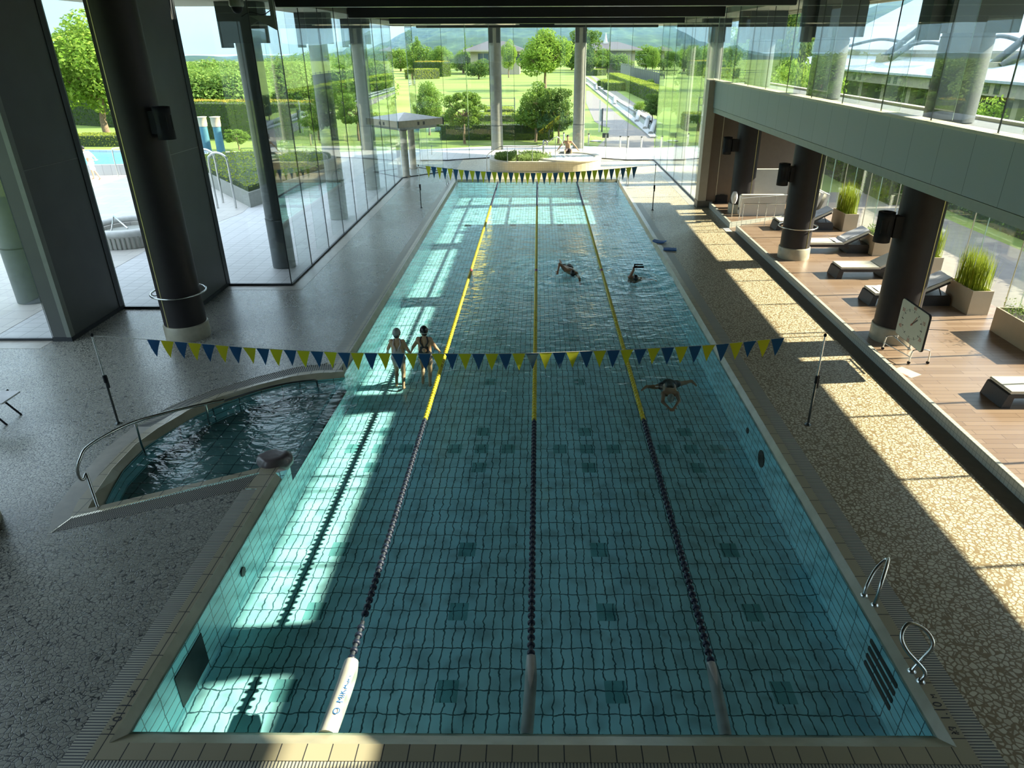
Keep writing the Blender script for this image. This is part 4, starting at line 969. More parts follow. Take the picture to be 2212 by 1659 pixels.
# railing, covers, towel post, box in the far corner
def railing(pts, h, n, lab, mid=True):
    a, b = Vector(pts[0]), Vector(pts[1]); t = thing('railing', lab, 'railing', tuple(a), 0, 'railings of the lounge ramp')
    MB().tube([a+Vector((0, 0, h)), b+Vector((0, 0, h))], .018, 8).build('top_rail', 'steel', t)
    if mid: MB().tube([a+Vector((0, 0, .04)), b+Vector((0, 0, .04))], .012, 6).build('lower_rail', 'steel', t)
    for i in range(n): p = a.lerp(b, i/(n-1)); MB().tube([p, p+Vector((0, 0, h))], .014, 6).build('post', 'steel', t)
railing(((7.62, 26.14, DZ), (10.2, 26.14, DZ)), .82, 4, 'nearer steel railing in front of the white covers')
railing(((7.75, 27.0, DZ), (10.0, 27.72, DZ)), .86, 4, 'farther railing along the raised platform edge', False)
def case(x0, x1, y0, y1, z0, z1, lab, tilt=0.0, r=.10):
    b = MB(); t = thing('white_case', lab, 'cover', ((x0+x1)/2, (y0+y1)/2, z0), 0, 'white covers stored by the end wall')
    b.rbox(x0, y0, z0, x1, y1, z1, r, 'y', 6)
    if tilt: b.v = [(x+(z-z0)*tilt, y, z) for x, y, z in b.v]
    b.build('shell', 'white', t)
    lt = MB().box(x0-.012, (y0+y1)/2-.04, z0+.22, x0+.01, (y0+y1)/2+.04, z0+.32)
    if tilt: lt.v = [(x+(z-z0)*tilt, y, z) for x, y, z in lt.v]
    lt.build('latch', 'black', t)
case(7.95, 9.75, 27.84, 28.04, DZ, DZ+.82, 'large white rounded cover standing behind the railing')
case(8.9, 10.3, 29.4, 29.6, DZ, 1.75, 'white panel standing at the back between the columns', 0, .04)
for i in range(3): case(10.55+.22*i, 10.66+.22*i, 27.9-.1*i, 29.2, DZ, 1.12-.03*i, ('first white slab leaning by the far planter', 'middle white slab leaning by the far planter', 'last white slab leaning by the far planter')[i], .36, .04)
p = at(1580, 468, DZ); t = thing('towel_post', 'thin post with a white cloth hung on it at the platform corner', 'post', (p.x, p.y, DZ)); MB().cyl((p.x, p.y, DZ), (p.x, p.y, 1.12), .02, seg=10).build('pole', 'beige', t)
b = MB(); n = 14; rs = []
for k_ in range(7): rs.append([Vector((p.x+.02+(.06+.05*math.sin(k_*.55))*math.cos(2*math.pi*i/n)*(1+.2*math.sin(3*i)), p.y+(.07+.04*math.sin(k_*.5))*math.sin(2*math.pi*i/n)*(1+.2*math.cos(2*i)), 1.17-.075*k_)) for i in range(n)])
b.rings(rs); b.build('cloth', 'cloth_white', t)
p = at(1552, 437, DZ); b = MB(); b.rbox(p.x-.16, p.y-.14, DZ, p.x+.34, p.y+.12, DZ+.30, .05, 'z'); t = tag(b.build('floor_box', 'black', None, (p.x, p.y, DZ)), 'small black box on the platform against the brown wall', 'box'); MB().tube([(p.x, p.y-.16, DZ+.30), (p.x, p.y-.16, DZ+.36), (p.x+.18, p.y-.16, DZ+.36), (p.x+.18, p.y-.16, DZ+.30)], .012, 6).build('handle', 'black', t)
# table leg and sheet at the left picture edge
p = at(15, 918); t = thing('folding_stool', 'dark folding stool with white seat cut by the left picture edge', 'stool', (p.x-.3, p.y+.1, 0))
MB().tube([(p.x, p.y, 0), (p.x-.45, p.y+.05, .52)], .018, 8).build('leg', 'black', t); MB().tube([(p.x-.6, p.y, 0), (p.x-.1, p.y+.05, .52)], .018, 8).build('leg', 'black', t)
MB().tube([(p.x, p.y+.4, 0), (p.x-.45, p.y+.42, .52)], .018, 8).build('leg', 'black', t); MB().tube([(p.x-.6, p.y+.4, 0), (p.x-.1, p.y+.42, .52)], .018, 8).build('leg', 'black', t)
q = at(4, 872, .54); MB().rbox(q.x-.75, q.y, .52, q.x, q.y+.5, .55, .02, 'z').build('seat', 'cloth_white', t)

# ------------------------------------------------------------------ whirlpool
CX, CY, RW = 1.66, 41.65, 1.96
t = thing('whirlpool', 'raised round tiled whirlpool at the far end of the hall', 'whirlpool', (CX, CY, 0))
def circ(x, y, r, n=48, a0=0, a1=360): return [(x+r*math.cos(R(a0+(a1-a0)*i/n)), y+r*math.sin(R(a0+(a1-a0)*i/n))) for i in range(n)]
MB().prism(circ(CX, CY, RW-.05), 0, .52, [circ(CX, CY, RW-.38)]).build('tub_wall', 'spa_tile', t)
MB().lathe((CX, CY, .52), [(RW-.42, 0), (RW-.42, .07), (RW-.36, .11), (RW-.08, .12), (RW-.01, .09), (RW, .0), (RW-.05, -.03)], 64).build('rim', 'spa_cap', t)
MB().cyl((CX, CY, .02), (CX, CY, .05), RW-.3, seg=40).build('tub_floor', 'spa_tile', t)
MB().prism(circ(CX, CY, RW-.37), .05, .24, [circ(CX, CY, RW-.75)]).build('seat_ledge', 'spa_tile', t)
n = 40; wm = MB(); vs = [(CX, CY, .585)]; 
for k_ in range(1, 13):
    for i in range(n):
        r_ = (RW-.385)*k_/12; a = 2*math.pi*i/n; x, y = CX+r_*math.cos(a), CY+r_*math.sin(a); vs.append((x, y, .565+(.05*noise.noise(Vector((x*4, y*4, 0)))+.04*noise.noise(Vector((x*9, y*9, 3))))*(1-.6*k_/12)))
fs = [(0, 1+i, 1+(i+1) % n) for i in range(n)]
for k_ in range(11): fs += [(1+k_*n+i, 1+(k_+1)*n+i, 1+(k_+1)*n+(i+1) % n, 1+k_*n+(i+1) % n) for i in range(n)]
wm.add(vs, fs, True); tag(wm.build('whirlpool_water', 'spa_water', None, (CX, CY, .56)), 'foaming pale water inside the whirlpool', 'water', kind='stuff')
# planted bed joined to it
bx, by, br = -1.28, 41.4, 1.53
def outline(r, x1): return [(bx+r*math.cos(R(a)), by+r*math.sin(R(a))) for a in range(90, 271, 6)]+[(x1, by-r), (x1, by+r)]
t = thing('planted_bed', 'low tiled bed of grey-green shrubs left of the whirlpool', 'planter', (bx, by, 0))
o1 = outline(br, 1.2); MB().prism(o1, 0, .46, [outline(br-.25, .0)]).build('wall', 'spa_tile', t)
MB().prism(outline(br+.02, 1.05), .46, .55, [outline(br-.27, .0)]).build('rim', 'spa_cap', t)
MB().prism(outline(br-.22, .0), .2, .4).build('soil', 'soil', t)
for i in range(2): MB().box(-.2+.3*i, by-br+.25, .2*i, 1.0, by-br+.75-.1*i, .2+.2*i).build('step', 'spa_cap', t)
g = MB(); r2 = random.Random(5)
for i in range(8000):
    a = r2.uniform(0, 6.28); r_ = (br-.30)*math.sqrt(r2.random()); x = bx+r_*math.cos(a)+(.9*r2.random() if math.cos(a) > 0 else 0); y = by+r_*math.sin(a)
    z = .4+r2.random()*(.36+.12*noise.noise(Vector((x*2, y*2, 0)))); d = Vector((r2.gauss(0, .5), r2.gauss(0, .5), 1)).normalized(); q = d.orthogonal().normalized(); L_ = r2.uniform(.08, .15); p = Vector((x, y, z)); g.add([p, p+d*L_*.5+q*.017, p+d*L_, p+d*L_*.5-q*.017], [(0, 1, 2, 3)])
g.build('shrubs', 'shrub', t)
t = thing('whirlpool_rail', 'thin steel handrail rising over the planted bed to the whirlpool', 'handrail', (-2.75, 39.6, 0))
rp_ = [(-2.86, 39.72, 0), (-2.86, 39.72, .75), (-2.75, 39.75, 1.0), (-2.2, 39.8, 1.32), (-1.9, 39.82, 1.36), (.0, 39.95, 1.36), (.8, 40.15, 1.75), (1.1, 40.3, 1.78), (1.35, 40.6, 1.4), (1.5, 40.8, .62)]
MB().tube(smooth_path(rp_, 4), .022, 8).build('rail', 'steel', t)
for x, y, z in ((-1.72, 39.83, 1.36), (-.35, 39.92, 1.36), (.92, 40.2, 1.72)): MB().cyl((x, y, .5), (x, y, z), .016, seg=8).build('post', 'steel', t)
p = aty(1174, 310, 42.9); t = thing('spout', 'steel spout standing behind the planted bed', 'spout', (p.x, p.y, .4)); MB().tube(smooth_path([(p.x, p.y, .4), (p.x, p.y, p.z+.05), (p.x+.08, p.y, p.z+.14), (p.x+.2, p.y, p.z+.08), (p.x+.22, p.y, p.z-.1)], 5), .06, 10).build('pipe', 'steel', t)
# ------------------------------------------------------------------ people
def fuse(mb, name, mat_, parent, vox=.011, it=5):
    o = mb.build(name, mat_, parent)
    md = o.modifiers.new('r', 'REMESH'); md.mode = 'VOXEL'; md.voxel_size = vox; md.use_smooth_shade = True
    s_ = o.modifiers.new('s', 'SMOOTH'); s_.factor = .5; s_.iterations = it
    bpy.context.view_layer.update()
    me = bpy.data.meshes.new_from_object(o.evaluated_get(bpy.context.evaluated_depsgraph_get()))
    o.modifiers.clear(); o.data = me
    if not me.materials: me.materials.append(M[mat_])
    return o
def hand(mb, w_, d, nrm, side, curl=.35, s=1.0):
    w_ = Vector(w_); d = Vector(d).normalized(); nrm = Vector(nrm); nrm = (nrm-d*nrm.dot(d)).normalized(); lat = d.cross(nrm)*side
    for k_ in range(4): mb.cap(w_+lat*(k_-1.5)*.011*s+d*.01*s, w_+lat*(k_-1.5)*.020*s+d*.085*s, .013*s, .0115*s, 8)
    for k_, L_ in enumerate((.066, .076, .070, .054)):
        a = w_+lat*(k_-1.5)*.0205*s+d*.085*s; d1 = (d+nrm*curl*.6+lat*(k_-1.5)*.06).normalized(); b = a+d1*L_*.55*s; d2 = (d1+nrm*curl).normalized(); c = b+d2*L_*.5*s
        mb.cap(a, b, .0100*s, .0090*s, 8); mb.cap(b, c, .0090*s, .0080*s, 8)
    a = w_-lat*.026*s+d*.02*s; b = a+(d*.5-lat*.8+nrm*.3).normalized()*.042*s; c = b+(d*.85-lat*.35+nrm*.35).normalized()*.034*s
    mb.cap(a, b, .0135*s, .011*s, 8); mb.cap(b, c, .011*s, .009*s, 8)
def head(mb, c, f, up, s=1.0):
    c = Vector(c); f = Vector(f).normalized(); up = Vector(up); up = (up-f*up.dot(f)).normalized(); r_ = f.cross(up)
    mt = Matrix((r_, f, up)).transposed()
    mb.ball(c+up*.025*s-f*.008*s, (.074*s, .094*s, .092*s), 16, 10, mt); mb.ball(c-up*.045*s+f*.028*s, (.055*s, .062*s, .062*s), 14, 8, mt)
    mb.cap(c+f*.085*s+up*.012*s, c+f*.104*s-up*.022*s, .009*s, .013*s, 8)                    # nose
    mb.cap(c+f*.078*s-up*.058*s-r_*.018*s, c+f*.078*s-up*.058*s+r_*.018*s, .010*s, .010*s, 8)   # mouth
    mb.cap(c+f*.075*s-up*.085*s, c+f*.066*s-up*.092*s, .018*s, .018*s, 8)
    for q in (-1, 1): mb.ball(c+r_*q*.076*s-up*.008*s-f*.005*s, (.012*s, .022*s, .032*s), 8, 6, mt); mb.cap(c+f*.080*s+up*.022*s+r_*q*.014*s, c+f*.072*s+up*.024*s+r_*q*.045*s, .008*s, .007*s, 6)
    return mt, r_, f, up
def body(J, s=1.0, hf=(0, 1, 0), hu=(0, 0, 1), palm=None, curl=.35, lat=None, hs=1.0):
    mb = MB(); V = {k_: Vector(v_) for k_, v_ in J.items()}
    ax = (V['chest']-V['hip']).normalized(); lt = (V['shR']-V['shL']).normalized() if lat is None else Vector(lat)
    fw = ax.cross(lt).normalized()
    mt = Matrix((lt, fw, ax)).transposed()
    mb.ball(V['hip'], (.165*s, .118*s, .12*s), 16, 8, mt); mb.ball(V['chest'], (.150*s*(.92 if hs > 1 else 1.05), .108*s, .15*s), 16, 8, mt)
    wst = V['hip'].lerp(V['chest'], .5); mb.ball(wst, (.135*s, .10*s, .16*s), 16, 8, mt)
    for q in (-1, 1): mb.cap(V['hip']+lt*q*.06*s, V['chest']+lt*q*.065*s, .095*s, .10*s)
    nb = (V['shL']+V['shR'])/2
    for a in ('L', 'R'):
        mb.cap(V['sh'+a], nb, .058*s, .062*s); mb.ball(V['sh'+a], .066*s, 12, 8)
        mb.cap(V['sh'+a], V['chest']+lt*(.06 if a == 'R' else -.06)*s, .06*s, .09*s)
        mb.cap(V['sh'+a], V['el'+a], .052*s, .041*s); mb.cap(V['el'+a], V['wr'+a], .041*s, .027*s)
        pn = palm[a] if palm else -ax
        hand(mb, V['wr'+a], V.get('hd'+a, V['wr'+a]+(V['wr'+a]-V['el'+a]))-V['wr'+a], pn, 1 if a == 'R' else -1, curl, s)
        hj = V['hip']+lt*(.085 if a == 'R' else -.085)*s-ax*.03*s
        mb.cap(hj, V['kn'+a], .086*s, .056*s); mb.cap(V['kn'+a], V['an'+a], .054*s, .034*s); cf_ = V['kn'+a].lerp(V['an'+a], .3); mb.ball(cf_, .056*s, 10, 6)
        mb.cap(V['an'+a], V['to'+a], .036*s, .024*s)
    mb.cap(nb, V['head']-Vector(hu)*.04*s, .056*s, .050*s)
    frame = head(mb, V['head'], hf, hu, s*hs)
    return mb, frame, V, lt, fw, ax
def cap_shell(c, f, up, s, deg=112, tilt=18, grow=1.09):
    c = Vector(c); f = Vector(f).normalized(); up = Vector(up); up = (up-f*up.dot(f)).normalized(); r_ = f.cross(up)
    u2 = (up*math.cos(R(tilt))-f*math.sin(R(tilt))).normalized(); f2 = r_.cross(u2)*-1
    mb = MB(); rs = []; cc = c+up*.025*s-f*.008*s
    for k_ in range(11):
        th = R(deg)*k_/10; rs.append([cc+u2*.092*s*grow*math.cos(th)+(r_*.075*math.cos(a)+f2*.095*math.sin(a))*s*grow*max(.001, math.sin(th)) for a in [2*math.pi*i/20 for i in range(20)]])
    return mb.rings(rs, False), rs[8], rs[9]
def eyes(par, c, r_, f, up, s):
    for q in (-1, 1): MB().ball(Vector(c)+f*.080*s+r_*q*.030*s+up*.006*s, (.009*s, .005*s, .005*s), 8, 6).build('eye', 'hair', par)
    MB().cap(Vector(c)+f*.088*s-up*.058*s-r_*.02*s, Vector(c)+f*.088*s-up*.058*s+r_*.02*s, .003*s, .003*s, 6).build('lips', 'red', par)
# two women walking away in the water
def woman(px, py, s, lab, yaw_h, cap_m, suit_m, arms, strap):
    p = at(px, py, WL); x, y = p.x, p.y+.02; zf = -.885
    t = thing('person', lab, 'person', (x, y, zf), 0, None)
    hz = -.14
    J = dict(hip=(x, y, hz), chest=(x+.005, y+.03, hz+.30), shL=(x-.135*s, y+.02, hz+.405), shR=(x+.135*s, y+.02, hz+.40), head=(x+.0, y+.055, hz+.585),
             knL=(x-.1, y+.16, -.50), knR=(x+.09, y-.02, -.50), anL=(x-.1, y-.02, -.83), anR=(x+.09, y-.18, -.82), toL=(x-.11, y+.13, -.855), toR=(x+.1, y-.05, -.86))
    J.update({k_: (x+v_[0], y+v_[1], hz+v_[2]) for k_, v_ in arms.items()})
    hf = (math.sin(yaw_h), math.cos(yaw_h), -.12)
    mb, fr, V, lt, fw, ax = body(J, s, hf, (0, .1, 1), {'L': (.3, 0, -1), 'R': (-.3, 0, -1)}, hs=1.16)
    b = fuse(mb, 'body', 'skin', t)
    su = MB(); g_ = .010
    mt = Matrix((lt, fw, ax)).transposed()
    su.ball(V['hip'], (.165*s+g_, .118*s+g_, .12*s+g_), 18, 10, mt); w_ = V['hip'].lerp(V['chest'], .5); su.ball(w_, (.135*s+g_, .10*s+g_, .155*s+g_), 18, 10, mt)
    for q in (-1, 1): su.cap(V['hip']+lt*q*.06*s, V['hip'].lerp(V['chest'], .74)+lt*q*.042*s, .095*s+g_, .099*s+g_); su.cap(V['hip']+lt*q*.085*s, V['hip'].lerp(V['kn'+('R' if q > 0 else 'L')], .45), .088*s+g_, .078*s+g_)
    for q in (-1, 1): su.cap(V['chest']+fw*.06+lt*q*.06, V['chest']+fw*.05+lt*q*.05-ax*.1, .075, .08)
    st_ = fuse(su, 'swimsuit', suit_m, t, .012, 4)
    sb = MB(); bk = V['chest']-fw*(.112*s)
    for q in (-1, 1):
        sb.tube(smooth_path([bk-ax*.10+lt*q*.035, bk-ax*.02+lt*q*.045, bk+ax*.06+lt*q*.085, (V['sh'+('R' if q > 0 else 'L')]+(V['shL']+V['shR'])/2)/2+ax*.062+fw*.0, V['chest']+fw*.10+lt*q*.08+ax*.02], 5), .016, 8)
    sb.build('strap', suit_m, st_)
    if strap: MB().ball(bk-ax*.13-fw*.004, (.055, .02, .06), 12, 8).build('back_opening', 'skin', st_)
    c_, e1, e2 = cap_shell(V['head'], hf, (0, .1, 1), s*1.16); cp_ = c_.build('swim_cap', cap_m, t)
    MB().tube(e2, .006, 5, close=True).build('goggle_strap', 'cap_black' if cap_m == 'cap_grey' else 'cloth_white', cp_)
    if strap: MB().tube(smooth_path([e2[3], Vector(e2[3])+Vector((.05, -.02, .02)), Vector(e2[3])+Vector((.11, -.05, -.02))], 4), .009, 6).build('loose_strap', 'cloth_white', cp_)
    hb = MB(); nk = V['head']-Vector(hf).normalized()*.055-Vector((0, 0, .055)); hb.ball(nk, (.055, .04, .045), 12, 8); hb.build('hair', 'hair', t)
    return t
woman(860, 771, .95, 'person in grey swim cap and pale swimsuit, wading away, left one of two', R(8), 'cap_grey', 'suit_lilac',
      dict(elL=(-.24, .10, .20), wrL=(-.30, .28, .04), elR=(.25, -.01, .18), wrR=(.24, .19, .03)), False)
woman(918, 766, .97, 'person in black swim cap and black racerback swimsuit, wading away', R(-24), 'cap_black', 'suit_black',
      dict(elL=(-.28, .08, .19), wrL=(-.36, .22, .02), elR=(.26, .05, .18), wrR=(.28, .26, .03)), True)
# crawl swimmer coming towards the camera
def P_(px, py, z): return at(px, py, z)
hd = at(1237, 590, -.06); ft = at(1206, 557, -.22); ax_ = (Vector((hd.x, hd.y, 0))-Vector((ft.x, ft.y, 0))).normalized(); lt_ = Vector((ax_.y, -ax_.x, 0))   # lt_: the swimmer's right is to the left of the picture
o0 = Vector((hd.x, hd.y, -.07)); rt_ = -lt_ if lt_.x > 0 else lt_
t = thing('person', 'person swimming crawl with bent arm raised, middle right lane', 'person', tuple(o0))
J = dict(head=o0, chest=o0-ax_*.34+Vector((0, 0, -.03)), hip=o0-ax_*.66+Vector((0, 0, -.05)), shR=o0-ax_*.22+rt_*.17+Vector((0, 0, .06)), shL=o0-ax_*.20-rt_*.17+Vector((0, 0, -.08)),
         elR=o0-ax_*.30+rt_*.36+Vector((0, 0, .24)), wrR=o0-ax_*.04+rt_*.46+Vector((0, 0, .10)), elL=o0+ax_*.12-rt_*.2+Vector((0, 0, -.14)), wrL=o0+ax_*.36-rt_*.16+Vector((0, 0, -.2)),
         knR=o0-ax_*1.1+rt_*.1+Vector((0, 0, -.10)), knL=o0-ax_*1.1-rt_*.1+Vector((0, 0, -.16)), anR=o0-ax_*1.5+rt_*.09+Vector((0, 0, -.05)), anL=o0-ax_*1.48-rt_*.1+Vector((0, 0, -.24)), toR=o0-ax_*1.66+rt_*.09+Vector((0, 0, -.03)), toL=o0-ax_*1.64-rt_*.1+Vector((0, 0, -.28)))
mb, fr, V, lt, fw, ax = body(J, 1.0, (ax_*.3+Vector((0, 0, -1))), ax_, {'R': (0, 0, -1), 'L': (0, 0, -1)})
fuse(mb, 'body', 'skin_wet', t)
su = MB()
for q in (-1, 1): su.cap(V['hip']+rt_*q*.07, V['hip']-ax_*.28+rt_*q*.09, .108, .092)
su.ball(V['hip'], (.15, .15, .13)); fuse(su, 'swim_shorts', 'suit_black', t, .013, 3)
c_, e1, e2 = cap_shell(V['head'], (ax_*.3+Vector((0, 0, -1))), ax_, 1.0); c_.build('swim_cap', 'cap_black', t)
# swimmer in the right lane holding a black float up
hd = at(1373, 600, -.04); o0 = Vector((hd.x, hd.y, -.06)); ax_ = Vector((-.05, -1, 0)).normalized(); rt_ = Vector((-1, .05, 0))
t = thing('person', 'person in the right lane holding a black float above the water', 'person', tuple(o0))
hz_ = aty(1370, 574, o0.y+.12)
wr = Vector((hz_.x-.02, o0.y+.12, hz_.z-.06))
J = dict(head=o0, chest=o0-ax_*.30+Vector((0, 0, -.12)), hip=o0-ax_*.60+Vector((0, 0, -.22)), shR=o0-ax_*.18+rt_*.16+Vector((0, 0, -.02)), shL=o0-ax_*.2-rt_*.17+Vector((0, 0, -.08)),
         elR=(o0-ax_*.15+rt_*.06+Vector((0, 0, .22))), wrR=wr, elL=o0-ax_*.35-rt_*.36+Vector((0, 0, -.12)), wrL=o0-ax_*.2-rt_*.55+Vector((0, 0, -.1)),
         knR=o0-ax_*1.0+rt_*.1+Vector((0, 0, -.42)), knL=o0-ax_*1.0-rt_*.1+Vector((0, 0, -.38)), anR=o0-ax_*1.4+rt_*.1+Vector((0, 0, -.5)), anL=o0-ax_*1.38-rt_*.1+Vector((0, 0, -.36)), toR=o0-ax_*1.52+rt_*.1+Vector((0, 0, -.5)), toL=o0-ax_*1.5-rt_*.1+Vector((0, 0, -.34)))
J['hdR'] = wr+Vector((.35, 0, .12))
mb, fr, V, lt, fw, ax = body(J, .97, (ax_*.6+Vector((0, 0, -.8))), ax_+Vector((0, 0, .5)), {'R': (0, -1, 0), 'L': (0, 0, -1)}, .9)
fuse(mb, 'body', 'skin_wet', t)
c_, e1, e2 = cap_shell(V['head'], (ax_*.6+Vector((0, 0, -.8))), ax_+Vector((0, 0, .5)), .97); c_.build('swim_cap', 'cap_black', t)
su = MB()
for q in (-1, 1): su.cap(V['hip']+rt_*q*.07, V['hip']-ax_*.2+rt_*q*.09+Vector((0, 0, -.08)), .108, .094)
su.ball(V['hip'].lerp(V['chest'], .4), (.15, .16, .12)); fuse(su, 'swimsuit', 'suit_black', t, .013, 3)
fb = MB(); q = wr+Vector((.02, -.02, .035)); fb.rbox(q.x, q.y-.02, q.z+.055, q.x+.26, q.y+.02, q.z+.085, .012, 'x'); fb.rbox(q.x, q.y-.02, q.z-.04, q.x+.29, q.y+.02, q.z+.02, .018, 'x'); fb.rbox(q.x-.01, q.y-.02, q.z-.04, q.x+.03, q.y+.02, q.z+.085, .012, 'z')
tag(fb.build('hand_float', 'black', None, tuple(q)), 'black foam float held up by the swimmer in the right lane', 'float')
# breaststroke swimmer under water
zz = -.24
p0 = at(1446, 834, zz); t = thing('person', 'person in dark swimsuit gliding underwater near the right lane rope', 'person', tuple(p0))
W_ = lambda px, py, z=zz: at(px, py, z)
J = dict(hip=W_(1445, 831), chest=W_(1447, 846), head=W_(1449, 861, zz-.02), shL=W_(1462, 851), shR=W_(1433, 851), elL=W_(1467, 866, zz-.03), wrL=W_(1458, 879, zz-.05), elR=W_(1431, 868, zz-.03), wrR=W_(1443, 879, zz-.05),
         knL=W_(1474, 828, zz-.04), anL=W_(1494, 823, zz-.02), toL=W_(1504, 833, zz-.05), knR=W_(1417, 836, zz-.04), anR=W_(1396, 835, zz-.02), toR=W_(1386, 843, zz-.05))
mb, fr, V, lt, fw, ax = body(J, .92, (0, -.5, -.9), (0, -1, .1), {'L': (0, 0, -1), 'R': (0, 0, -1)}, .3, (-1, 0, 0))
fuse(mb, 'body', 'skin_wet', t)
su = MB(); su.ball(V['hip'], (.17, .16, .125)); su.cap(V['hip'], V['hip'].lerp(V['chest'], .8), .13, .128)
for a in ('L', 'R'): su.cap(V['hip'], V['hip'].lerp(V['kn'+a], .6), .105, .085)
fuse(su, 'swimsuit', 'suit_black', t, .013, 3)
c_, e1, e2 = cap_shell(V['head'], (0, -.5, -.9), (0, -1, .1), .92); c_.build('swim_cap', 'cap_grey', t)
# man sitting on the whirlpool rim
p = aty(1227, 322, CY+RW-.18); x, y, z0 = p.x, CY+RW-.18, .64
t = thing('person', 'person in dark patterned trunks sitting on the whirlpool rim, arms spread', 'person', (x, y, z0))
J = dict(hip=(x, y-.02, z0+.10), chest=(x-.01, y+.05, z0+.42), head=(x-.02, y+.02, z0+.80), shL=(x+.19, y+.06, z0+.545), shR=(x-.21, y+.06, z0+.545),
         elL=(x+.42, y+.10, z0+.30), wrL=(x+.62, y-.02, z0+.055), elR=(x-.44, y+.10, z0+.30), wrR=(x-.64, y+.0, z0+.055), hdL=(x+.75, y-.10, z0+.045), hdR=(x-.77, y-.08, z0+.045),
         knL=(x+.17, y-.46, z0+.06), knR=(x-.2, y-.44, z0+.07), anL=(x+.2, y-.55, z0-.36), anR=(x-.25, y-.52, z0-.36), toL=(x+.22, y-.70, z0-.40), toR=(x-.28, y-.66, z0-.40))
mb, fr, V, lt, fw, ax = body(J, 1.02, (.05, -1, -.05), (0, 0, 1), {'L': (0, 0, -1), 'R': (0, 0, -1)}, .2, (-1, 0, 0))
b = fuse(mb, 'body', 'skin', t); eyes(t, V['head'], fr[1], fr[2], fr[3], 1.02)
hb, e1, e2 = cap_shell(V['head'], (.05, -1, -.05), (0, 0, 1), 1.02, 100, 30, 1.13); hb.build('hair', 'hair', t)
sh = MB()
for a, q in (('L', 1), ('R', -1)): sh.cap(V['hip']+Vector((q*.08, 0, -.02)), V['hip'].lerp(V['kn'+a], .85)+Vector((0, 0, .0)), .112, .095)
sh.ball(V['hip'], (.18, .14, .13)); M['trunks'] = plain('trunks', (.09, .07, .075), .7, var=.9, scale=22); fuse(sh, 'trunks', 'trunks', t, .013, 3)
# person walking outside by the outdoor pool
p = at(204, 389, 0); x, y = p.x, p.y
t = thing('person', 'person in white shirt and shorts walking outside by the outdoor pool', 'person', (x, y, 0))
J = dict(hip=(x+.05, y, .90), chest=(x-.02, y, 1.22), head=(x-.20, y+.02, 1.60), shL=(x-.06, y-.19, 1.39), shR=(x-.06, y+.19, 1.39), elL=(x+.14, y-.27, 1.14), wrL=(x+.32, y-.12, 1.04), elR=(x+.14, y+.27, 1.14), wrR=(x+.32, y+.1, 1.04),
         knL=(x+.20, y-.10, .50), knR=(x-.06, y+.1, .50), anL=(x+.40, y-.1, .12), anR=(x-.05, y+.1, .09), toL=(x+.30, y-.1, .03), toR=(x-.19, y+.1, .03))
mb, fr, V, lt, fw, ax = body(J, 1.0, (-1, .2, -.1), (-.1, 0, 1), {'L': (0, 0, 1), 'R': (0, 0, 1)}, .5, (0, 1, 0))
fuse(mb, 'body', 'skin', t)
hb, e1, e2 = cap_shell(V['head'], (-1, .2, -.1), (-.1, 0, 1), 1.0, 110, 20, 1.14); hb.build('hair', 'hair', t)
sh = MB(); sh.cap(V['hip']+Vector((0, 0, .08)), V['chest'], .155, .15); sh.ball(V['chest'], (.13, .2, .18)); sh.cap(V['shL'], V['shR'], .075, .075)
for a in ('L', 'R'): sh.cap(V['sh'+a], V['sh'+a].lerp(V['el'+a], .7), .072, .066)
fuse(sh, 'shirt', 'cloth_white', t, .014, 3)
sh = MB(); sh.ball(V['hip'], (.14, .18, .13))
for a, q in (('L', -1), ('R', 1)): sh.cap(V['hip']+Vector((0, q*.09, -.03)), V['hip'].lerp(V['kn'+a], .8)+Vector((0, q*.03, 0)), .112, .105)
fuse(sh, 'shorts', 'cloth_white', t, .014, 3)
# ------------------------------------------------------------------ outside: ground, hills, sea
def onx(px, py, X): d = CF + CR*((px-PCX)/FPX) - CU*((py-PCY)/FPX); return CAM+d*(X/d.x)
def away(px, py, D): d = CF + CR*((px-PCX)/FPX) - CU*((py-PCY)/FPX); return CAM+d*(D/math.hypot(d.x, d.y))
GZ = -.06
struct('lawn_ground', MB().prism([(-260, -60), (260, -60), (300, 380), (-300, 380)], GZ-.4, GZ, [[(-14.2, -1.4), (13, -1.4), (13, 30.8), (7.06, 30.8), (7.06, 44.2), (0, 45.8), (-7.26, 44.3), (-7.26, 19.6), (-14.2, 15.3)]], False), 'lawn')
tr = MB(); tr.mat(0).prism([(-40, 15.32), (-11.3, 15.32), (-11.3, 17.6), (-9.2, 17.6), (-9.2, 19.57), (-7.27, 19.57), (-7.27, 44.27), (-5.6, 44.27), (-1.5, 45.75), (1.3, 45.75), (5.35, 44.27), (7.08, 44.2), (7.08, 31), (11, 31), (11, 50.2), (6, 50.2), (2.5, 51.4), (-2, 51.6), (-7, 49.9), (-13, 48.3), (-27, 49), (-40, 49)], GZ-.2, -.015)
tr.mat(1).prism([(-40, 15.4), (-13.2, 15.4), (-13.6, 24), (-12.55, 29.5), (-13.5, 36), (-18, 47.8), (-40, 47.8)], -.02, -.008)
struct('terrace', tr, ['terrace', 'terrace2'])
def px_poly(name, pts, z, mat_, z0=None): return struct(name, MB().prism([at(x, y, z)[:2] for x, y in pts], z if z0 is None else z0, z), mat_)
px_poly('path', [(1266, 222), (1266, 196), (1273, 196), (1352, 262), (1413, 298), (1413, 322), (1290, 317), (1308, 300), (1318, 276), (1300, 272), (1284, 262)], -.045, 'asphalt')
px_poly('footpath', [(1276, 164), (1284, 164), (1345, 205), (1412, 252), (1412, 274), (1340, 220)], -.045, 'asphalt')
struct('service_yard', MB().box(12, -30, GZ, 16.5, 34, -.03), 'asphalt')
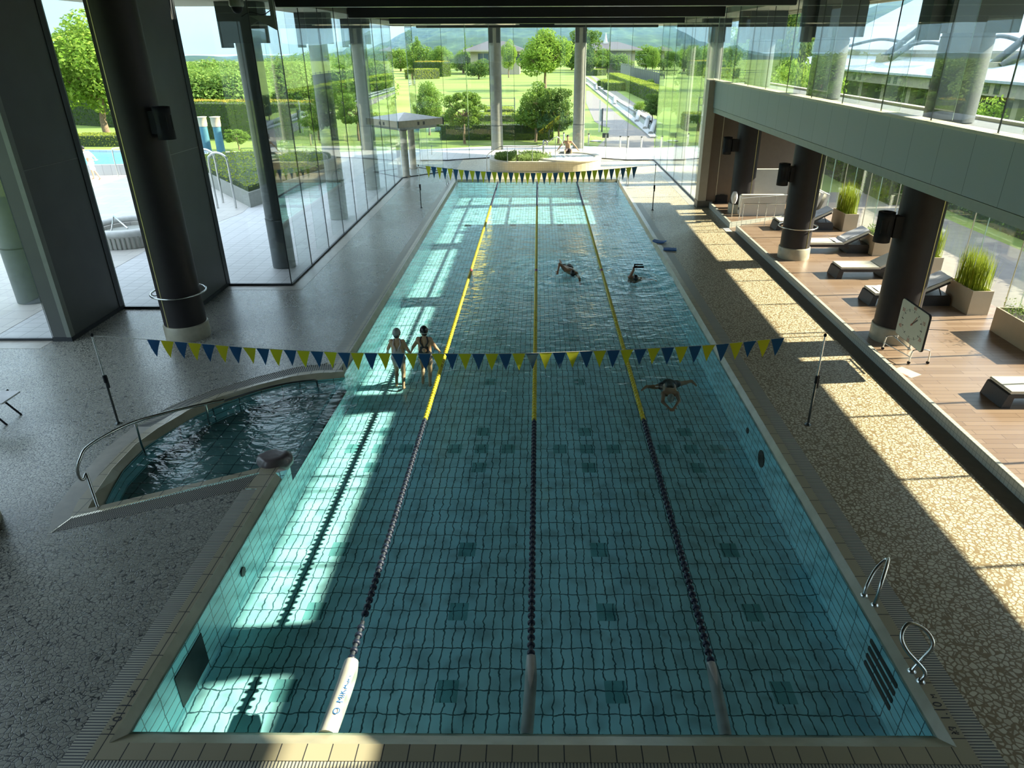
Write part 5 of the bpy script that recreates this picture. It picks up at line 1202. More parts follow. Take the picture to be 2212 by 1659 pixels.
# hills: the ridge seen in the photograph at its own distance, with a wooded slope in front
HM = N('wooded_hill'); n_ = HM.n('TexNoise', {'Vector': HM.pos((.035, .004, .13)), 'Scale': 1.0, 'Detail': 8, 'Roughness': .7}).outputs[0]
n2_ = HM.n('TexVoronoi', {'Vector': HM.pos((.09, .01, .30)), 'Scale': 1.0}).outputs['Distance']
hc = HM.ramp(HM.math('ADD', HM.math('MULTIPLY', n_, .7), HM.math('MULTIPLY', n2_, .3)), [(.35, (.012, .03, .02, 1)), (.55, (.03, .06, .03, 1)), (.72, (.07, .12, .045, 1))])
M['hill'] = HM.out(HM.bsdf(hc, .95, 0, .1, n2_, .5, 3))
ridge = [(-700, 118), (0, 124), (400, 125), (470, 127), (520, 124), (690, 120), (738, 112), (756, 100), (790, 108), (830, 94), (870, 72), (892, 57), (950, 42), (1050, 36), (1200, 34), (1350, 40), (1440, 50), (1500, 60), (1560, 84), (1620, 100), (1690, 92), (1760, 62), (1850, 22), (1950, -5), (2100, -30), (2400, -40), (2900, 10)]
def rid(px):
    for (a, b), (c, d) in zip(ridge[:-1], ridge[1:]):
        if px <= c: f = (px-a)/(c-a); f = f*f*(3-2*f); return b+(d-b)*f
    return ridge[-1][1]
hv = []; nx, ny = 260, 34
for j in range(ny+1):
    f = j/ny
    for i in range(nx+1):
        px = -700+3600*i/nx; top = away(px, rid(px), 1500); D = 340+1160*f; q = away(px, rid(px), D)
        z = GZ-2+(top.z-GZ+2)*(f**1.25)
        nz = noise.fractal(Vector((q.x*.006, q.y*.006, 1.3)), 1.0, 2.0, 5)
        hv.append((q.x, q.y, z+nz*18*f*(1-f)*2.2+noise.noise(Vector((q.x*.03, 0, 0)))*2.0*f))
hb = MB().add(hv, [(j*(nx+1)+i, j*(nx+1)+i+1, (j+1)*(nx+1)+i+1, (j+1)*(nx+1)+i) for j in range(ny) for i in range(nx)], True)
struct('wooded_hills', hb, 'hill')
sv_ = [away(px, 117.5, 9000) for px in range(-900, 3000, 300)]
sb = MB(); nn = len(sv_); sz = sum(p.z for p in sv_)/nn
sb.add([(p.x*.17, p.y*.17, sz) for p in sv_]+[(p.x, p.y, sz) for p in sv_], [(i, i+1, nn+i+1, nn+i) for i in range(nn-1)]); struct('sea', sb, 'sea')
# summer haze over the valley
HZ = N('haze'); vs_ = HZ.n('VolumeScatter', {'Color': (.32, .62, 1, 1), 'Density': .0003, 'Anisotropy': .2}).outputs[0]; HZ.out(vs_, True); M['haze'] = HZ.m
tag(MB().box(-2600, 335, -120, 2600, 1700, 170).build('haze', 'haze'), 'blue summer haze lying over the distant hills', 'haze', kind='stuff')

# ------------------------------------------------------------------ plants
def leaf_cloud(mb, blobs, n, size, r2, up=.35):
    tot = sum(b[3]*b[4]*b[5] for b in blobs); 
    for (x, y, z, rx, ry, rz) in blobs:
        for i in range(max(8, int(n*rx*ry*rz/tot))):
            d = Vector((r2.gauss(0, 1), r2.gauss(0, 1), r2.gauss(0, 1))).normalized(); k_ = .62+.43*r2.random()**.6
            p = Vector((x+d.x*rx*k_, y+d.y*ry*k_, z+d.z*rz*k_)); nr = (d*.8+Vector((r2.gauss(0, .5), r2.gauss(0, .5), r2.gauss(up, .5)))).normalized()
            q = nr.orthogonal().normalized(); q = (Matrix.Rotation(r2.uniform(0, 6.28), 3, nr) @ q); u = nr.cross(q); s_ = size*r2.uniform(.6, 1.3)
            mb.add([p-q*s_, p+u*s_*.55, p+q*s_, p-u*s_*.55+nr*s_*.2], [(0, 1, 2, 3)])
    return mb
def make_tree(kind, seed, nl, lm, bm):
    """A tree one metre tall and about one wide, to be scaled where it stands."""
    r2 = random.Random(seed); t = thing('tree', 'x', 'tree'); blobs = []
    def crown(n, cz, rx, rz, s0, s1, flat=.75, z0=.0):
        for i in range(n):
            d = Vector((r2.gauss(0, 1), r2.gauss(0, 1), r2.gauss(0, 1))).normalized(); k_ = r2.uniform(.35, 1)**.5; s_ = r2.uniform(s0, s1); z = cz+d.z*rz*k_
            blobs.append((d.x*rx*k_, d.y*rx*k_, max(z0, z), s_, s_, s_*flat))
    th = .3
    if kind == 'round': crown(44, .58, .34, .32, .09, .17); blobs.append((0, 0, .58, .25, .25, .26)); th = .34
    elif kind == 'tall': crown(40, .56, .34, .36, .07, .15, .6); crown(14, .40, .40, .12, .08, .14, .5); blobs.append((0, 0, .5, .2, .2, .28))
    elif kind == 'layer': crown(70, .60, .40, .35, .05, .11, .6, .24); th = .45
    else: crown(34, .45, .38, .36, .11, .22, .8, .12); blobs.append((0, 0, .42, .32, .32, .34)); th = .2
    leaf_cloud(MB(), blobs, nl, {'round': .017, 'tall': .019, 'layer': .020}.get(kind, .026), r2).build('crown', lm, t, world=False)
    tk = MB(); tk.tube(smooth_path([(0, 0, 0), (.01, .0, .15), (-.012, .01, .32), (.01, 0, .6)], 4), [.030-.0018*i for i in range(13)], 8)
    for i in range(6):
        a = r2.uniform(0, 6.28); z = r2.uniform(th*.7, .5); tk.tube([(0, 0, z), (.12*math.cos(a), .12*math.sin(a), z+.10), (.26*math.cos(a), .26*math.sin(a), z+.22)], [.012, .009, .004], 6)
    tk.build('trunk', bm, t, world=False)
    return t
PROTO = {}
def place_tree(key, base, h, w_, label, group=None, rz=None):
    spec = dict(a=('round', 1, 15000, 'leaf_a', 'bark'), a2=('round', 9, 13000, 'leaf_a', 'bark'), b=('round', 2, 11000, 'leaf_b', 'bark'), b2=('layer', 3, 8500, 'leaf_b', 'bark'), c=('tall', 4, 10000, 'leaf_c', 'bark'), c2=('bush', 5, 5500, 'leaf_c', 'bark'), d=('tall', 8, 10000, 'leaf_b', 'bark'),
                f=('bush', 6, 4200, 'leaf_far', 'bark'), f2=('bush', 7, 4200, 'leaf_b', 'bark'), s=('bush', 11, 3600, 'leaf_a', 'bark'))[key]
    if key not in PROTO: o = PROTO[key] = make_tree(*spec)
    else: o = copy_tree(PROTO[key])
    o.location = (base[0], base[1], GZ if len(base) < 3 else base[2]); o.scale = (w_, w_, h); o.rotation_euler = (0, 0, rnd.uniform(0, 6.28) if rz is None else rz)
    tag(o, label, 'tree', group); return o
def ptree(key, bx, by, ty, wpx, label, group=None, cx=None):
    b = at(bx, by, GZ); dep = (b-CAM).dot(CF); h = aty(bx, ty, b.y).z-GZ; place_tree(key, (b.x, b.y), max(.8, h), wpx/FPX*dep*1.15, label, group)
ptree('a', 1178, 196, 60, 122, 'big bright round tree on the lawn between the far columns')
ptree('c', 1262, 184, 52, 95, 'tall dark tree behind the big bright tree')
ptree('a2', 1099, 168, 82, 42, 'bright small tree left of the big tree, at the lawn edge')
ptree('c2', 1034, 171, 118, 54, 'dark bushy tree at the lawn edge below the house')
ptree('b', 955, 160, 94, 56, 'pale tree with branching trunk at the far lawn hedge')
ptree('b', 1000, 160, 108, 40, 'mid green tree left of the house')
ptree('d', 903, 158, 76, 30, 'slender tall tree left of the house, by the far hedge')
ptree('f2', 915, 158, 127, 40, 'low bushy tree at the foot of the slender tall tree')
ptree('b', 928, 292, 166, 72, 'leafy tree just behind the vestibule roof')
ptree('b2', 1004, 311, 186, 92, 'open-crowned tree left of the left far column')
ptree('d', 1157, 306, 172, 104, 'dark leaved tree with brown trunk behind the planted bed')
ptree('c', 1206, 310, 178, 78, 'dark leaved tree behind the sitting bather')
ptree('b2', 776, 304, 188, 92, 'spreading sapling seen through the left glass wall')
ptree('b2', 672, 314, 232, 42, 'thin young tree on the lawn behind the corner column')
ptree('c', 700, 318, 190, 40, 'narrow conifer seen through the left glass wall')
ptree('b2', 517, 324, 274, 54, 'small twisted pine beside the aqua posts')
ptree('a2', 236, 300, 8, 250, 'large leafy tree seen in the slit between the grey wall fins')
ptree('c', 1408, 264, 196, 44, 'dark purple-green bush tree at the path, by the right glass corner')
ptree('s', 1396, 200, 166, 34, 'flowering shrub tree beside the clipped hedge')
ptree('s', 1382, 242, 214, 30, 'low shrub between footpath and channel')
for i, (bx, by, ty, wd, ky, l) in enumerate([(1300, 158, 100, 52, 'b', 'tree in front of the long dark roof, left one'), (1340, 158, 106, 50, 'f2', 'tree in front of the long dark roof, right one'), (1408, 160, 98, 34, 'b', 'pointed tree by the tennis fence'), (1275, 140, 66, 46, 'd', 'tree just right of the right far column top')]): ptree(ky, bx, by, ty, wd, l)
# woods
r2 = random.Random(21); wood = []
def wood_top(px):
    K = [(0, 118), (380, 123), (560, 122), (640, 108), (720, 111), (800, 116), (2000, 116)]
    for (a, b), (c, d) in zip(K[:-1], K[1:]):
        if px <= c: return b+(d-b)*(px-a)/(c-a)
for i in range(14):
    px = 378+12*i+r2.uniform(-5, 5); b = at(px, 258-5*(i % 3), GZ); t_ = away(px, wood_top(px)+6+r2.uniform(0, 14), math.hypot(b.x, b.y)); wood.append((b.x, b.y, t_.z-GZ, 'f'))
for i in range(40):
    px = 370+11*i+r2.uniform(-6, 6); D = (94, 114, 138)[i % 3]+r2.uniform(-6, 6); q = away(px, wood_top(px)-7+r2.uniform(-2, 8), D); wood.append((q.x, q.y, q.z-GZ, 'f' if r2.random() < .6 else 'f2'))
for i in range(16):
    px = 870+40*i+r2.uniform(-12, 12); q = away(px, 150, 215+r2.uniform(-15, 15)); wood.append((q.x, q.y, r2.uniform(6, 8.5), 'f2'))
for i, (x, y, h, ky) in enumerate(wood): place_tree(ky, (x, y), h, h*1.25, 'bushy tree of the dense green woods beyond the lawn', 'trees of the woods')
for i in range(5): place_tree('f', (-58+5*i, 78+3*i), 6.0+.4*(i % 2), 8, 'bushy tree of the dense green woods beyond the lawn', 'trees of the woods')
right = [(11.5, 53, 6.4, 5.0, 'd', 'dark leafy tree added for the reflection in the right glass, nearest the terrace'), (14.5, 60, 7.6, 6.0, 'c', 'dark leafy tree added for the reflection in the right glass, middle one'), (19, 70, 8.5, 7.0, 'd', 'dark leafy tree added for the reflection in the right glass, farthest one'), (13.5, 39, 6.6, 4.2, 's', 'bright shrub tree behind the clerestory, nearest the far balcony end'), (15.5, 45, 6.2, 4.5, 's', 'bright shrub tree left of the slim terrace column'), (18, 50, 6.0, 5, 's', 'bright shrub tree in front of the dome building corner'), (20, 62, 10.5, 7, 'c', 'tall dark tree beyond the clerestory, left of the dome'), (26, 84, 13, 9, 'c', 'tall dark tree at the left end of the dome building'), (33, 100, 14, 11, 'c', 'dark tree behind the dome building'), (15, 66, 9.5, 7, 'd', 'leafy tree between the balcony end and the dome'),  # first three trees are added, standing in for dark reflections in the glass
         (22.2, 38, 4.6, 3.4, 's', 'shrub on the yard bank seen over the terrace, left one'), (22.5, 33, 4.3, 3.0, 'f', 'shrub on the yard bank seen over the terrace, middle one'), (22.8, 29, 4.5, 3.4, 's', 'shrub on the yard bank seen over the terrace, right one'), (22.5, 19.5, 4.6, 3, 's', 'shrub on the yard bank near the right picture edge')]
for x, y, h, w_, ky, l in right: place_tree(ky, (x, y), h, w_, l)
def hedge(a, b, dep, h, lm, label, top=None, dens=55, size=.07, z0=GZ):
    a = Vector((a[0], a[1])); b = Vector((b[0], b[1])); d = (b-a); L_ = d.length; d.normalize(); nrm = Vector((-d.y, d.x)); r3 = random.Random(int(L_*77))
    t = thing('hedge', label, 'hedge', (a.x, a.y, z0)); g = MB(); core = MB()
    vs = [(p.x, p.y, z) for z in (z0, z0+h*.93) for p in (a+d*.04, b-d*.04, b-d*.04+nrm*dep*.94, a+d*.04+nrm*dep*.94)]
    core.add(vs, [(0, 1, 5, 4), (1, 2, 6, 5), (2, 3, 7, 6), (3, 0, 4, 7), (4, 5, 6, 7)]).build('twigs', 'hedge_core', t)
    tp = MB()
    def lf(mb, p, nr):
        nr = (nr+Vector((r3.gauss(0, .6), r3.gauss(0, .6), r3.gauss(.2, .6)))).normalized(); q = Matrix.Rotation(r3.uniform(0, 6.28), 3, nr) @ nr.orthogonal().normalized(); u = nr.cross(q); s_ = size*.62*r3.uniform(.6, 1.3)
        mb.add([p-q*s_, p+u*s_*.6, p+q*s_, p-u*s_*.6], [(0, 1, 2, 3)])
    dens *= 2.3; nF = min(9000, int(L_*h*dens)); nT = min(8000, int(L_*dep*dens))
    for i in range(nF):
        for sd_ in ((0,) if dep > 3 else (0, 1)):
            p = a+d*L_*r3.random()+nrm*(dep if sd_ else 0)+nrm*r3.gauss(0, .05); lf(g, Vector((p.x, p.y, z0+h*r3.random())), Vector((nrm.x, nrm.y, 0))*(1 if sd_ else -1))
    for i in range(int(dep*h*dens)):
        for e in (a, b): p = e+nrm*dep*r3.random(); lf(g, Vector((p.x, p.y, z0+h*r3.random())), Vector((d.x, d.y, 0))*(-1 if e is a else 1))
    for i in range(nT): p = a+d*L_*r3.random()+nrm*dep*r3.random(); lf(tp if top else g, Vector((p.x, p.y, z0+h*(1+.05*noise.noise(Vector((p.x, p.y, 0)))))), Vector((0, 0, 1)))
    g.build('foliage', lm, t)
    if top: o = tp.build('top_growth', top, t)
M['hedge_core'] = plain('hedge_core', (.03, .05, .015), .95)
hedge(at(395, 300, GZ), at(700, 303, GZ), 2.2, 2.7, 'hedge', 'long tall hedge with reddish tips across the left garden', 'leaf_red', 42, .11)
hedge(at(150, 317, GZ), at(262, 317, GZ), 2.0, .75, 'hedge_y', 'low clipped hedge beyond the outdoor pool, seen between the wall fins', None, 60, .09)
hedge(at(130, 268, GZ), at(262, 276, GZ), 3, 3.2, 'hedge', 'tall hedge behind the outdoor pool, seen between the wall fins', None, 40, .12)
hedge(at(896, 172, GZ), at(950, 170, GZ), 4, 2.0, 'hedge_y', 'low hedge in front at the far lawn edge', None, 16, .22)
hedge(at(893, 165, GZ), at(956, 166, GZ), 4, 3.2, 'hedge', 'dark far hedge with reddish top at the lawn edge', 'leaf_red', 14, .25)
hedge(at(950, 303, GZ), at(1196, 303, GZ), 1.6, 1.15, 'hedge', 'dark hedge behind the hall, beyond the white tiles', None, 60, .08)
hedge(at(940, 285, GZ), at(1215, 284, GZ), 2.6, 1.3, 'hedge', 'second hedge with yellow-green top behind the dark hedge', 'hedge_y', 50, .10)
hedge(at(1052, 266, GZ), at(1112, 265, GZ), 3, 1.2, 'hedge_y', 'short bright hedge on the lawn by the left far column', None, 40, .11)
hedge(at(1312, 178, GZ), at(1426, 232, GZ), 2.2, 1.7, 'hedge', 'long clipped hedge beside the footpath', 'hedge_y', 22, .16)
for i, (x0, y0, x1, y1) in enumerate(((1326, 188, 1352, 184), (1334, 192, 1360, 189), (1341, 197, 1368, 194))): hedge(at(x0, y0, GZ), at(x1, y1, GZ), 3.2, 1.0+.1*i, 'hedge', ('rearmost of three clipped mounds by the footpath', 'middle of three clipped mounds by the footpath', 'foremost of three clipped mounds by the footpath')[i], 'hedge_y', 26, .15)
hedge(at(1290, 164, GZ), at(1310, 163, GZ), 4, 1.4, 'hedge', 'low clipped bush near the white garden pavilion', 'hedge_y', 16, .2)
hedge((16.4, 62.0), (15.4, 31.0), 2.0, 3.3, 'hedge', 'tall dark hedge beyond the yard behind the lounge end wall', None, 30, .13)
hedge((17.5, 30.6), (17.5, 3.0), 1.4, 2.3, 'hedge', 'dark hedge beyond the yard behind the loungers', None, 40, .10)
# planter bed on the terrace with a clipped hedge
c0 = at(542, 448); c1 = at(455, 390); c2 = Vector((-11.3, 44.0, 0))
t = thing('raised_bed', 'grey walled bed with clipped hedge on the terrace outside', 'planter', (c0.x, c0.y, 0))
pl_ = [(c0.x, c0.y), (-10.9, 37.5), (-11.8, 41.5), (-15, 43), (-19, 41.5), (c1.x-1.5, c1.y+1.2)]
MB().prism(pl_, -.02, .62, [[tuple(Vector(p)*.965+Vector((-14.6, 37.6))*.035) for p in pl_]]).build('wall', 'col_grey', t)
MB().prism([tuple(Vector(p)*.96+Vector((-14.6, 37.6))*.04) for p in pl_], .3, .85).build('twigs', 'hedge_core', t)
g = MB(); r3 = random.Random(3); n = 0
def inside(x, y):
    c = False
    for (x0, y0), (x1, y1) in zip(pl_, pl_[1:]+pl_[:1]):
        if (y0 > y) != (y1 > y) and x < (x1-x0)*(y-y0)/(y1-y0)+x0: c = not c
    return c
while n < 5200:
    x, y = r3.uniform(-20, -10.8), r3.uniform(30, 43.5)
    if not inside(x, y): continue
    n += 1; nr = Vector((r3.gauss(0, .5), r3.gauss(0, .5), 1)).normalized(); q = Matrix.Rotation(r3.uniform(0, 6.28), 3, nr) @ nr.orthogonal().normalized(); u = nr.cross(q); p = Vector((x, y, .62+.32*r3.random()**.4+.05*noise.noise(Vector((x, y, 0))))); s_ = r3.uniform(.04, .08)
    g.add([p-q*s_, p+u*s_*.6, p+q*s_, p-u*s_*.6], [(0, 1, 2, 3)])
g.build('foliage', 'hedge_y', t)
# round outdoor tub, outdoor pool, posts, handrail hoops
t = thing('outdoor_tub', 'round grey tub with slatted base on the terrace, between the wall fins', 'tub', (-14.6, 24.9, 0)); ox, oy = -14.75, 24.95
MB().prism(circ(ox, oy, 1.42), 0, .42, [circ(ox, oy, 1.1)]).build('wall', 'terrace2', t)
MB().tube([(ox+1.33*math.cos(R(a)), oy+1.33*math.sin(R(a)), .5) for a in range(0, 360, 8)], .14, 10, close=True).build('rim', 'pav_roof', t)
MB().cyl((ox, oy, .05), (ox, oy, .3), 1.1, seg=40).build('inner', 'col_grey', t)
sl_ = MB()
for a in range(0, 360, 6): c_, s_ = math.cos(R(a)), math.sin(R(a)); sl_.box(ox+1.44*c_-.02, oy+1.44*s_-.02, .0, ox+1.44*c_+.02, oy+1.44*s_+.02, .38, R(a))
sl_.build('slats', 'col_grey', t)
MB().tube([(ox-.5, oy-.5, .3), (ox-.4, oy-.2, .9), (ox+.4, oy-.9, .62)], .03, 8).build('rail', 'steel', t)
t = thing('outdoor_pool', 'small bright outdoor pool with low tiled wall behind the walking person', 'pool', (-24, 41, 0))
pp = [at(*q)[:2] for q in ((150, 372), (190, 378), (235, 380), (262, 378))]; a0 = Vector(pp[0]); a1 = Vector(pp[-1])
w0 = [(-34, 38.9), (-25, 39.0), (-20.2, 39.4), (-19.6, 41), (-20, 44.5), (-34, 46)]
MB().prism(w0, -.01, .55, [[tuple(Vector(p)*.96+Vector((-26, 42))*.04) for p in w0]]).build('wall', 'terrace', t)
M['out_water'] = water('outdoor_water', (.5, .85, .95), .5, .2, (.20, .62, .80, .8)); MB().prism([tuple(Vector(p)*.97+Vector((-26, 42))*.03) for p in w0], .4, .42).build('water', 'out_water', t)
MB().tube(smooth_path([(-22.9, 38.8, 0), (-22.9, 38.8, 1.2), (-22.7, 38.8, 1.45), (-21.3, 38.9, 1.4), (-21.1, 38.9, 1.2), (-21.0, 38.9, 0)], 4), .035, 8).build('handrail', 'steel', t)
for i, (bx, by, l) in enumerate(((452, 341, 'aqua post with beige cap, half hidden by the grey fin'), (481, 343.5, 'aqua post with beige cap, right one of two on the terrace'))):
    b = at(bx, by); h = aty(470, 252, b.y).z; t = thing('aqua_post', l, 'post', (b.x, b.y, 0), 0, 'aqua posts on the terrace')
    MB().cyl((b.x, b.y, 0), (b.x, b.y, h*.77), .25, .235, 20).build('shaft', 'aqua_post', t); MB().lathe((b.x, b.y, h*.77), [(.26, 0), (.28, h*.06), (.28, h*.21), (.32, h*.22), (.32, h*.23), (0, h*.23)], 20).build('cap', 'planter', t)
f1 = at(482, 437); f2 = at(510, 449)
t = thing('handrail_hoop', 'tall steel handrail hoop standing on the terrace by the raised bed', 'handrail', (f1.x, f1.y, 0))
for f_, (sx, sy), (ex, ey) in ((f2, (492, 348), (450, 345)), (f1, (463, 340), (432, 338))):
    a = aty(sx, sy, f_.y); MB().tube(smooth_path([(f_.x, f_.y, 0), (f_.x, f_.y, a.z*.6), (f_.x, f_.y, a.z-.02), (f_.x-.10, f_.y, a.z+.22), (f_.x-.38, f_.y, a.z+.34), (f_.x-.68, f_.y, a.z+.24), (f_.x-.80, f_.y, a.z-.1), (f_.x-.80, f_.y, 0)], 5), .045, 10).build('hoop', 'steel', t)
t = thing('garden_lamp', 'short dark garden lamp at the trunk of the large left tree', 'lamp', tuple(at(230, 298, GZ))); b = at(230, 298, GZ); MB().cyl(b, b+Vector((0, 0, .55)), .09, seg=12).build('stem', 'joint', t); MB().cyl(b+Vector((0, 0, .55)), b+Vector((0, 0, .7)), .12, seg=12).build('head', 'pav_roof', t)
# bollards, signs, channel
for bx, by, l in ((1271, 314.5, 'white bollard right of the right far column'), (1339, 320.5, 'white bollard on the path, left one of three close together'), (1356, 321, 'white bollard on the path, middle one of three close together'), (1384.6, 322, 'white bollard on the path, right one of three close together'), (1426, 320, 'white bollard outside the right glass, near its corner'), (1485, 314, 'white bollard outside the right glass, near the lounge wall'), (1217.5, 312, 'white bollard just left behind the sitting bather')):
    b = at(bx, by, GZ); t = thing('bollard', l, 'bollard', tuple(b), 0, 'white bollards along the terrace'); MB().cyl(b, b+Vector((0, 0, .74)), .055, seg=12).build('post', 'white', t); MB().cyl(b+Vector((0, 0, .74)), b+Vector((0, 0, .82)), .058, seg=12).build('cap', 'joint', t)
b = at(1296, 285, GZ); t = thing('sign_board', 'dark upright sign board with pale panel on the grass by the path', 'sign', tuple(b)); h = aty(1294, 234, b.y).z
MB().box(b.x-.12, b.y-.06, GZ, b.x-.04, b.y+.06, h+.65).build('post', 'white', t); MB().box(b.x+.1, b.y-.05, GZ, b.x+.2, b.y+.05, h).build('board', 'joint', t); MB().box(b.x-.04, b.y-.02, h*.45, b.x+.1, b.y+.02, h*.95).build('panel', 'dome_roof', t)
b = at(1307, 316, GZ); t = thing('notice_sign', 'small dark notice on a post at the terrace edge', 'sign', tuple(b)); MB().cyl(b, b+Vector((0, 0, .6)), .03, seg=8).build('post', 'joint', t); MB().box(b.x-.22, b.y-.03, .5, b.x+.22, b.y+.03, .82).build('plate', 'strut', t)
t = thing('flat_stone', 'pale flat stone lying in the grass by the terrace', 'stone', tuple(at(1287, 308, GZ))); b = at(1287, 306, GZ); MB().ball(b+Vector((0, 0, .03)), (.45, .3, .08), 14, 6).build('slab', 'pale_stone', t)
t = thing('water_channel', 'long stone-edged water channel stepping down beside the path', 'channel', tuple(at(1340, 240, GZ)))
LA = [at(x, y, -.0) for x, y in ((1266, 178), (1300, 205), (1345, 240), (1380, 268), (1413, 297))]; RA = [at(x, y, -.0) for x, y in ((1266, 166.5), (1300, 191), (1345, 222), (1385, 246), (1424, 268))]
def ribbon(mb, A, off, wd, z0, z1):
    B = []
    for i, p in enumerate(A): d = (A[min(i+1, len(A)-1)]-A[max(i-1, 0)]); n_ = Vector((-d.y, d.x, 0)).normalized(); B.append((p+n_*off, p+n_*(off+wd)))
    for (a, b_), (c, d) in zip(B[:-1], B[1:]): mb.add([(a.x, a.y, z1), (b_.x, b_.y, z1), (d.x, d.y, z1), (c.x, c.y, z1), (a.x, a.y, z0), (b_.x, b_.y, z0), (d.x, d.y, z0), (c.x, c.y, z0)], [(3, 2, 1, 0), (0, 1, 5, 4), (2, 3, 7, 6), (1, 2, 6, 5), (3, 0, 4, 7)])
for A in (LA, RA): b = MB(); ribbon(b, A, -.3, .6, -.3, .06); b.build('edge', 'pale_stone', t)
b = MB(); n = len(LA); b.add([tuple(p-Vector((0, 0, .045))) for p in LA]+[tuple(p-Vector((0, 0, .045))) for p in RA], [(i, i+1, n+i+1, n+i) for i in range(n-1)]); b.build('water', 'channel_water', t)
for k_ in (.18, .42, .72, .86, .95):
    j = min(int(k_*(n-1)), n-2); f = k_*(n-1)-j; p = LA[j].lerp(LA[j+1], f); q = RA[j].lerp(RA[j+1], f); MB().tube([p+Vector((0, 0, .03)), (p+q)/2+Vector((0, 0, .12)), q+Vector((0, 0, .03))], .22, 8).build('weir', 'pale_stone', t)
# fences
def fence(pts, h, step, label, panel=False):
    a = Vector(pts[0]); b = Vector(pts[1]); t = thing('fence', label, 'fence', tuple(a)); L_ = (b-a).length; n = max(2, int(L_/step))
    for i in range(n+1): p = a.lerp(b, i/n); MB().cyl(p, p+Vector((0, 0, h)), .06, seg=6).build('post', 'fence', t)
    for f in ((.15, .5, .95)): MB().tube([a+Vector((0, 0, h*f)), b+Vector((0, 0, h*f))], .03, 5).build('rail', 'fence', t)
    if panel:
        d = (b-a).normalized(); q = Vector((-d.y, d.x, 0))*.02
        MB().add([tuple(v) for z in (.15*h, .9*h) for v in (a-q+Vector((0, 0, z)), b-q+Vector((0, 0, z)), b+q+Vector((0, 0, z)), a+q+Vector((0, 0, z)))], [(0, 1, 5, 4), (2, 3, 7, 6), (4, 5, 6, 7)]).build('panel', 'fence', t)
fence((at(1340, 170, GZ), at(1432, 206, GZ)), 3.1, 2.2, 'grey tennis court fence behind the clipped hedge', True)
fence((at(1285, 158, GZ), at(1430, 160, GZ)), 4.5, 9, 'open wire fence across the far garden')
fence((at(580, 233, GZ), at(730, 228, GZ)), 1.5, 5, 'thin dark fence on the sloping lawn at left')
fence((at(1030, 246, GZ), at(1112, 246, GZ)), 1.6, 3.5, 'thin dark fence on the lawn behind the left far column')
# houses
def house(x0, x1, y, z1, rz_, label, wins):
    t = thing('house', label, 'house', ((x0+x1)/2, y, GZ)); MB().box(x0, y, GZ, x1, y+10, z1).build('wall', 'house', t)
    e = 1.6; MB().add([(x0-e, y-e, z1), (x1+e, y-e, z1), (x1+e, y+11.5, z1), (x0-e, y+11.5, z1), (x0+4, y+5, z1+rz_), (x1-4, y+5, z1+rz_)], [(0, 1, 5, 4), (1, 2, 5), (2, 3, 4, 5), (3, 0, 4), (3, 2, 1, 0)]).build('roof', 'roof_tile', t)
    MB().box(x0-e, y-e-.05, z1-.35, x1+e, y-e+.1, z1).build('gutter', 'house', t)
    for (u, v_, w_, h) in wins:
        f = MB().box(u-w_/2, y-.06, v_, u+w_/2, y+.05, v_+h).build('window', 'pane', t); MB().box(u-.06, y-.1, v_, u+.06, y-.05, v_+h).build('mullion', 'house', f)
Yh = 190; hl, hr = aty(1016, 120, Yh).x, aty(1122, 120, Yh).x; zt2 = aty(1040, 108, Yh).z
house(hl, hr, Yh, zt2, 2.0, 'cream house with dark hipped roof behind the left far column', [(hl+3.2, zt2-3.4, 2.6, 2.6), (hl+6.4, zt2-2.6, 1, 1.3), (hl+9, zt2-2.6, 1, 1.3), (hl+12, zt2-2.8, 1.4, 1.8), (hl+3.2, zt2-7.5, 2.6, 2.6)])
Yh = 200; hl, hr = aty(1262, 120, Yh).x, aty(1372, 120, Yh).x; zt2 = aty(1300, 106, Yh).z
house(hl, hr, Yh, zt2, 1.7, 'long low house with dark roof and small cupola behind the right trees', [(hl+4, zt2-3, 2, 1.6), (hl+9, zt2-3, 2, 1.6)])
p = aty(1308, 96, Yh+4); t = thing('roof_cupola', 'small white cupola with spike on the long dark roof', 'cupola', tuple(p)); MB().box(p.x-.6, p.y-.6, p.z-1.2, p.x+.6, p.y+.6, p.z+.6).build('body', 'white', t); MB().cyl((p.x, p.y, p.z+.6), (p.x, p.y, p.z+2.8), .5, .03, 8).build('spike', 'pav_roof', t)
b = at(1268, 161, GZ); t = thing('garden_pavilion', 'white garden pavilion with domed roof at the head of the channel', 'pavilion', tuple(b)); zt2 = aty(1268, 141, b.y).z; zr = aty(1268, 127, b.y).z
MB().lathe((b.x, b.y, 0), [(2.3, zt2), (2.3, zt2+.25), (2.0, zt2+.5), (1.3, zr-.3), (.1, zr)], 20).build('roof', 'white_ledge', t)
for a in range(0, 360, 60): MB().cyl((b.x+1.8*math.cos(R(a)), b.y+1.8*math.sin(R(a)), GZ), (b.x+1.8*math.cos(R(a)), b.y+1.8*math.sin(R(a)), zt2), .18, seg=10).build('column', 'white', t)
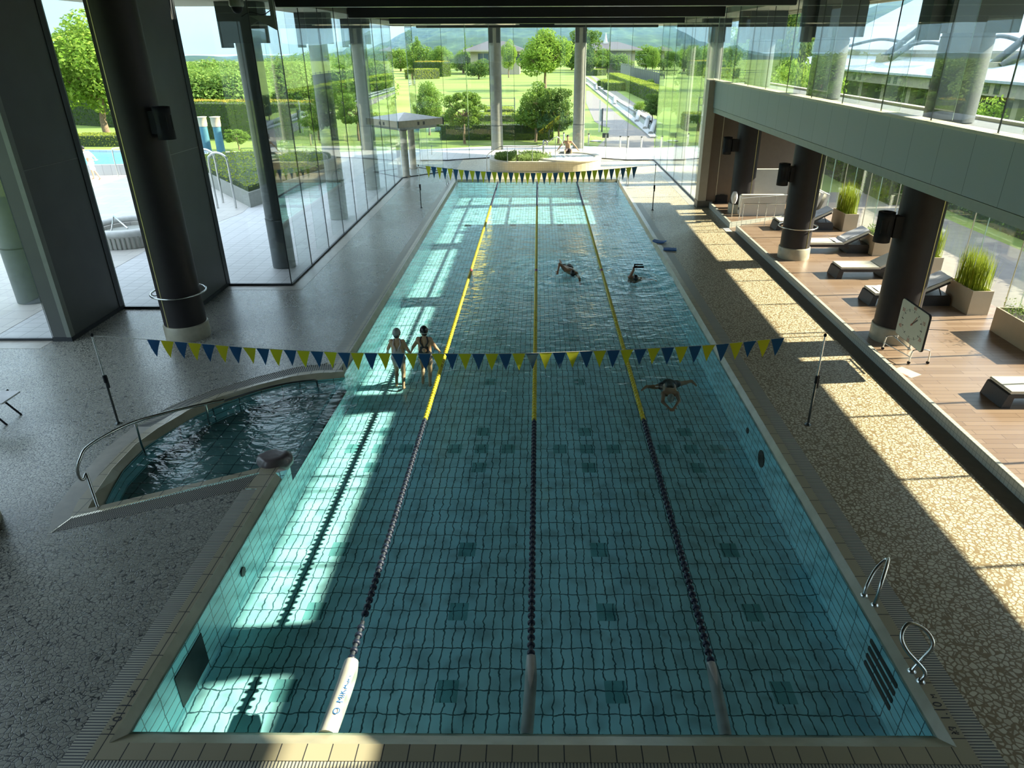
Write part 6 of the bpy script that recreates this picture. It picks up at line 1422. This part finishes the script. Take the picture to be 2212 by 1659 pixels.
# dome building at right
XD = 25.0; t = thing('dome_building', 'white membrane-roofed bath building beyond the balcony at right', 'building', (30, 50, GZ)); ya, yb = 8.0, 80.0
MB().box(XD+1.6, ya, GZ, 60, yb, 3.7).build('wall', 'pier', t)
for i in range(18): MB().box(XD+.6, ya+4*i, GZ, XD+1.1, ya+4*i+.5, 3.7).build('pillar', 'dome_trim', t)
fs_ = MB().box(XD, ya, 3.74, XD+3, yb, 4.42).build('fascia', 'dome_trim', t)
for i in range(12):
    for k_ in (0, 1.0): MB().box(XD-.03, ya+3+6*i+k_, 3.86, XD+.02, ya+3.5+6*i+k_, 4.34).build('vent', 'joint', fs_)
MB().add([(XD-.3, ya, 4.42), (XD-.3, yb, 4.42), (XD+4.5, yb, 5.35), (XD+4.5, ya, 5.35), (XD-.3, ya, 4.55), (XD-.3, yb, 4.55), (XD+4.5, yb, 5.5), (XD+4.5, ya, 5.5)], [(0, 1, 5, 4), (7, 6, 5, 4), (2, 3, 7, 6), (1, 2, 6, 5)]).build('low_roof', 'dome_roof', t)
MB().box(XD+4.3, ya, 5.4, XD+5.2, yb, 5.95).build('gutter', 'dome_trim', t)
prof = [(29.8, 5.7), (31.0, 6.9), (32.2, 7.6), (35, 9.0), (37.8, 10.4), (42, 12.2), (48, 14.2), (56, 15.5)]; dm = MB(); ny = 48; vs = []
for j in range(ny+1):
    y = ya+(yb-ya)*j/ny; sc_ = .55*abs(math.sin((y-ya)/12*math.pi))
    for k_, (x, z) in enumerate(prof): vs.append((x, y, z-sc_*(1.6 if k_ else .0)*(.4+.6*min(1, k_/3))))
k_ = len(prof); dm.add(vs, [(j*k_+i, j*k_+i+1, (j+1)*k_+i+1, (j+1)*k_+i) for j in range(ny) for i in range(k_-1)], True); dm.build('membrane', 'dome', t)
for (x0, y0), (x1, y1), (x2, y2) in (((1836, 99), (1900, 85), (1955, 92)), ((1925, 110), (1995, 92), (2060, 100)), ((2100, 96), (2160, 78), (2215, 92))):
    A = [onx(x0, y0, 28.9), onx(x1, y1, 28.9), onx(x2, y2, 28.9)]; MB().tube(smooth_path(A, 6), .13, 6).build('arch_truss', 'strut', t)
for (x0, y0), (x1, y1) in (((1907, 124), (2040, 20)), ((1922, 128), (2040, 46)), ((2143, 140), (2240, 62)), ((2160, 145), (2260, 90))):
    A = onx(x0, y0, 27.6); B = aty(x1, y1, A.y); MB().tube([A, B], .24, 8).build('mast', 'strut', t)
for x0, y0 in ((1910, 126), (2147, 142)): A = onx(x0, y0, 27.6); MB().box(A.x-.4, A.y-.6, A.z-.35, A.x+.4, A.y+.6, A.z+.2).build('mast_foot', 'dome_trim', t)
for o in [x for x in bpy.data.objects if x.name.startswith('tree') and x.get('label') == 'x']: print('unlabelled', o.name)
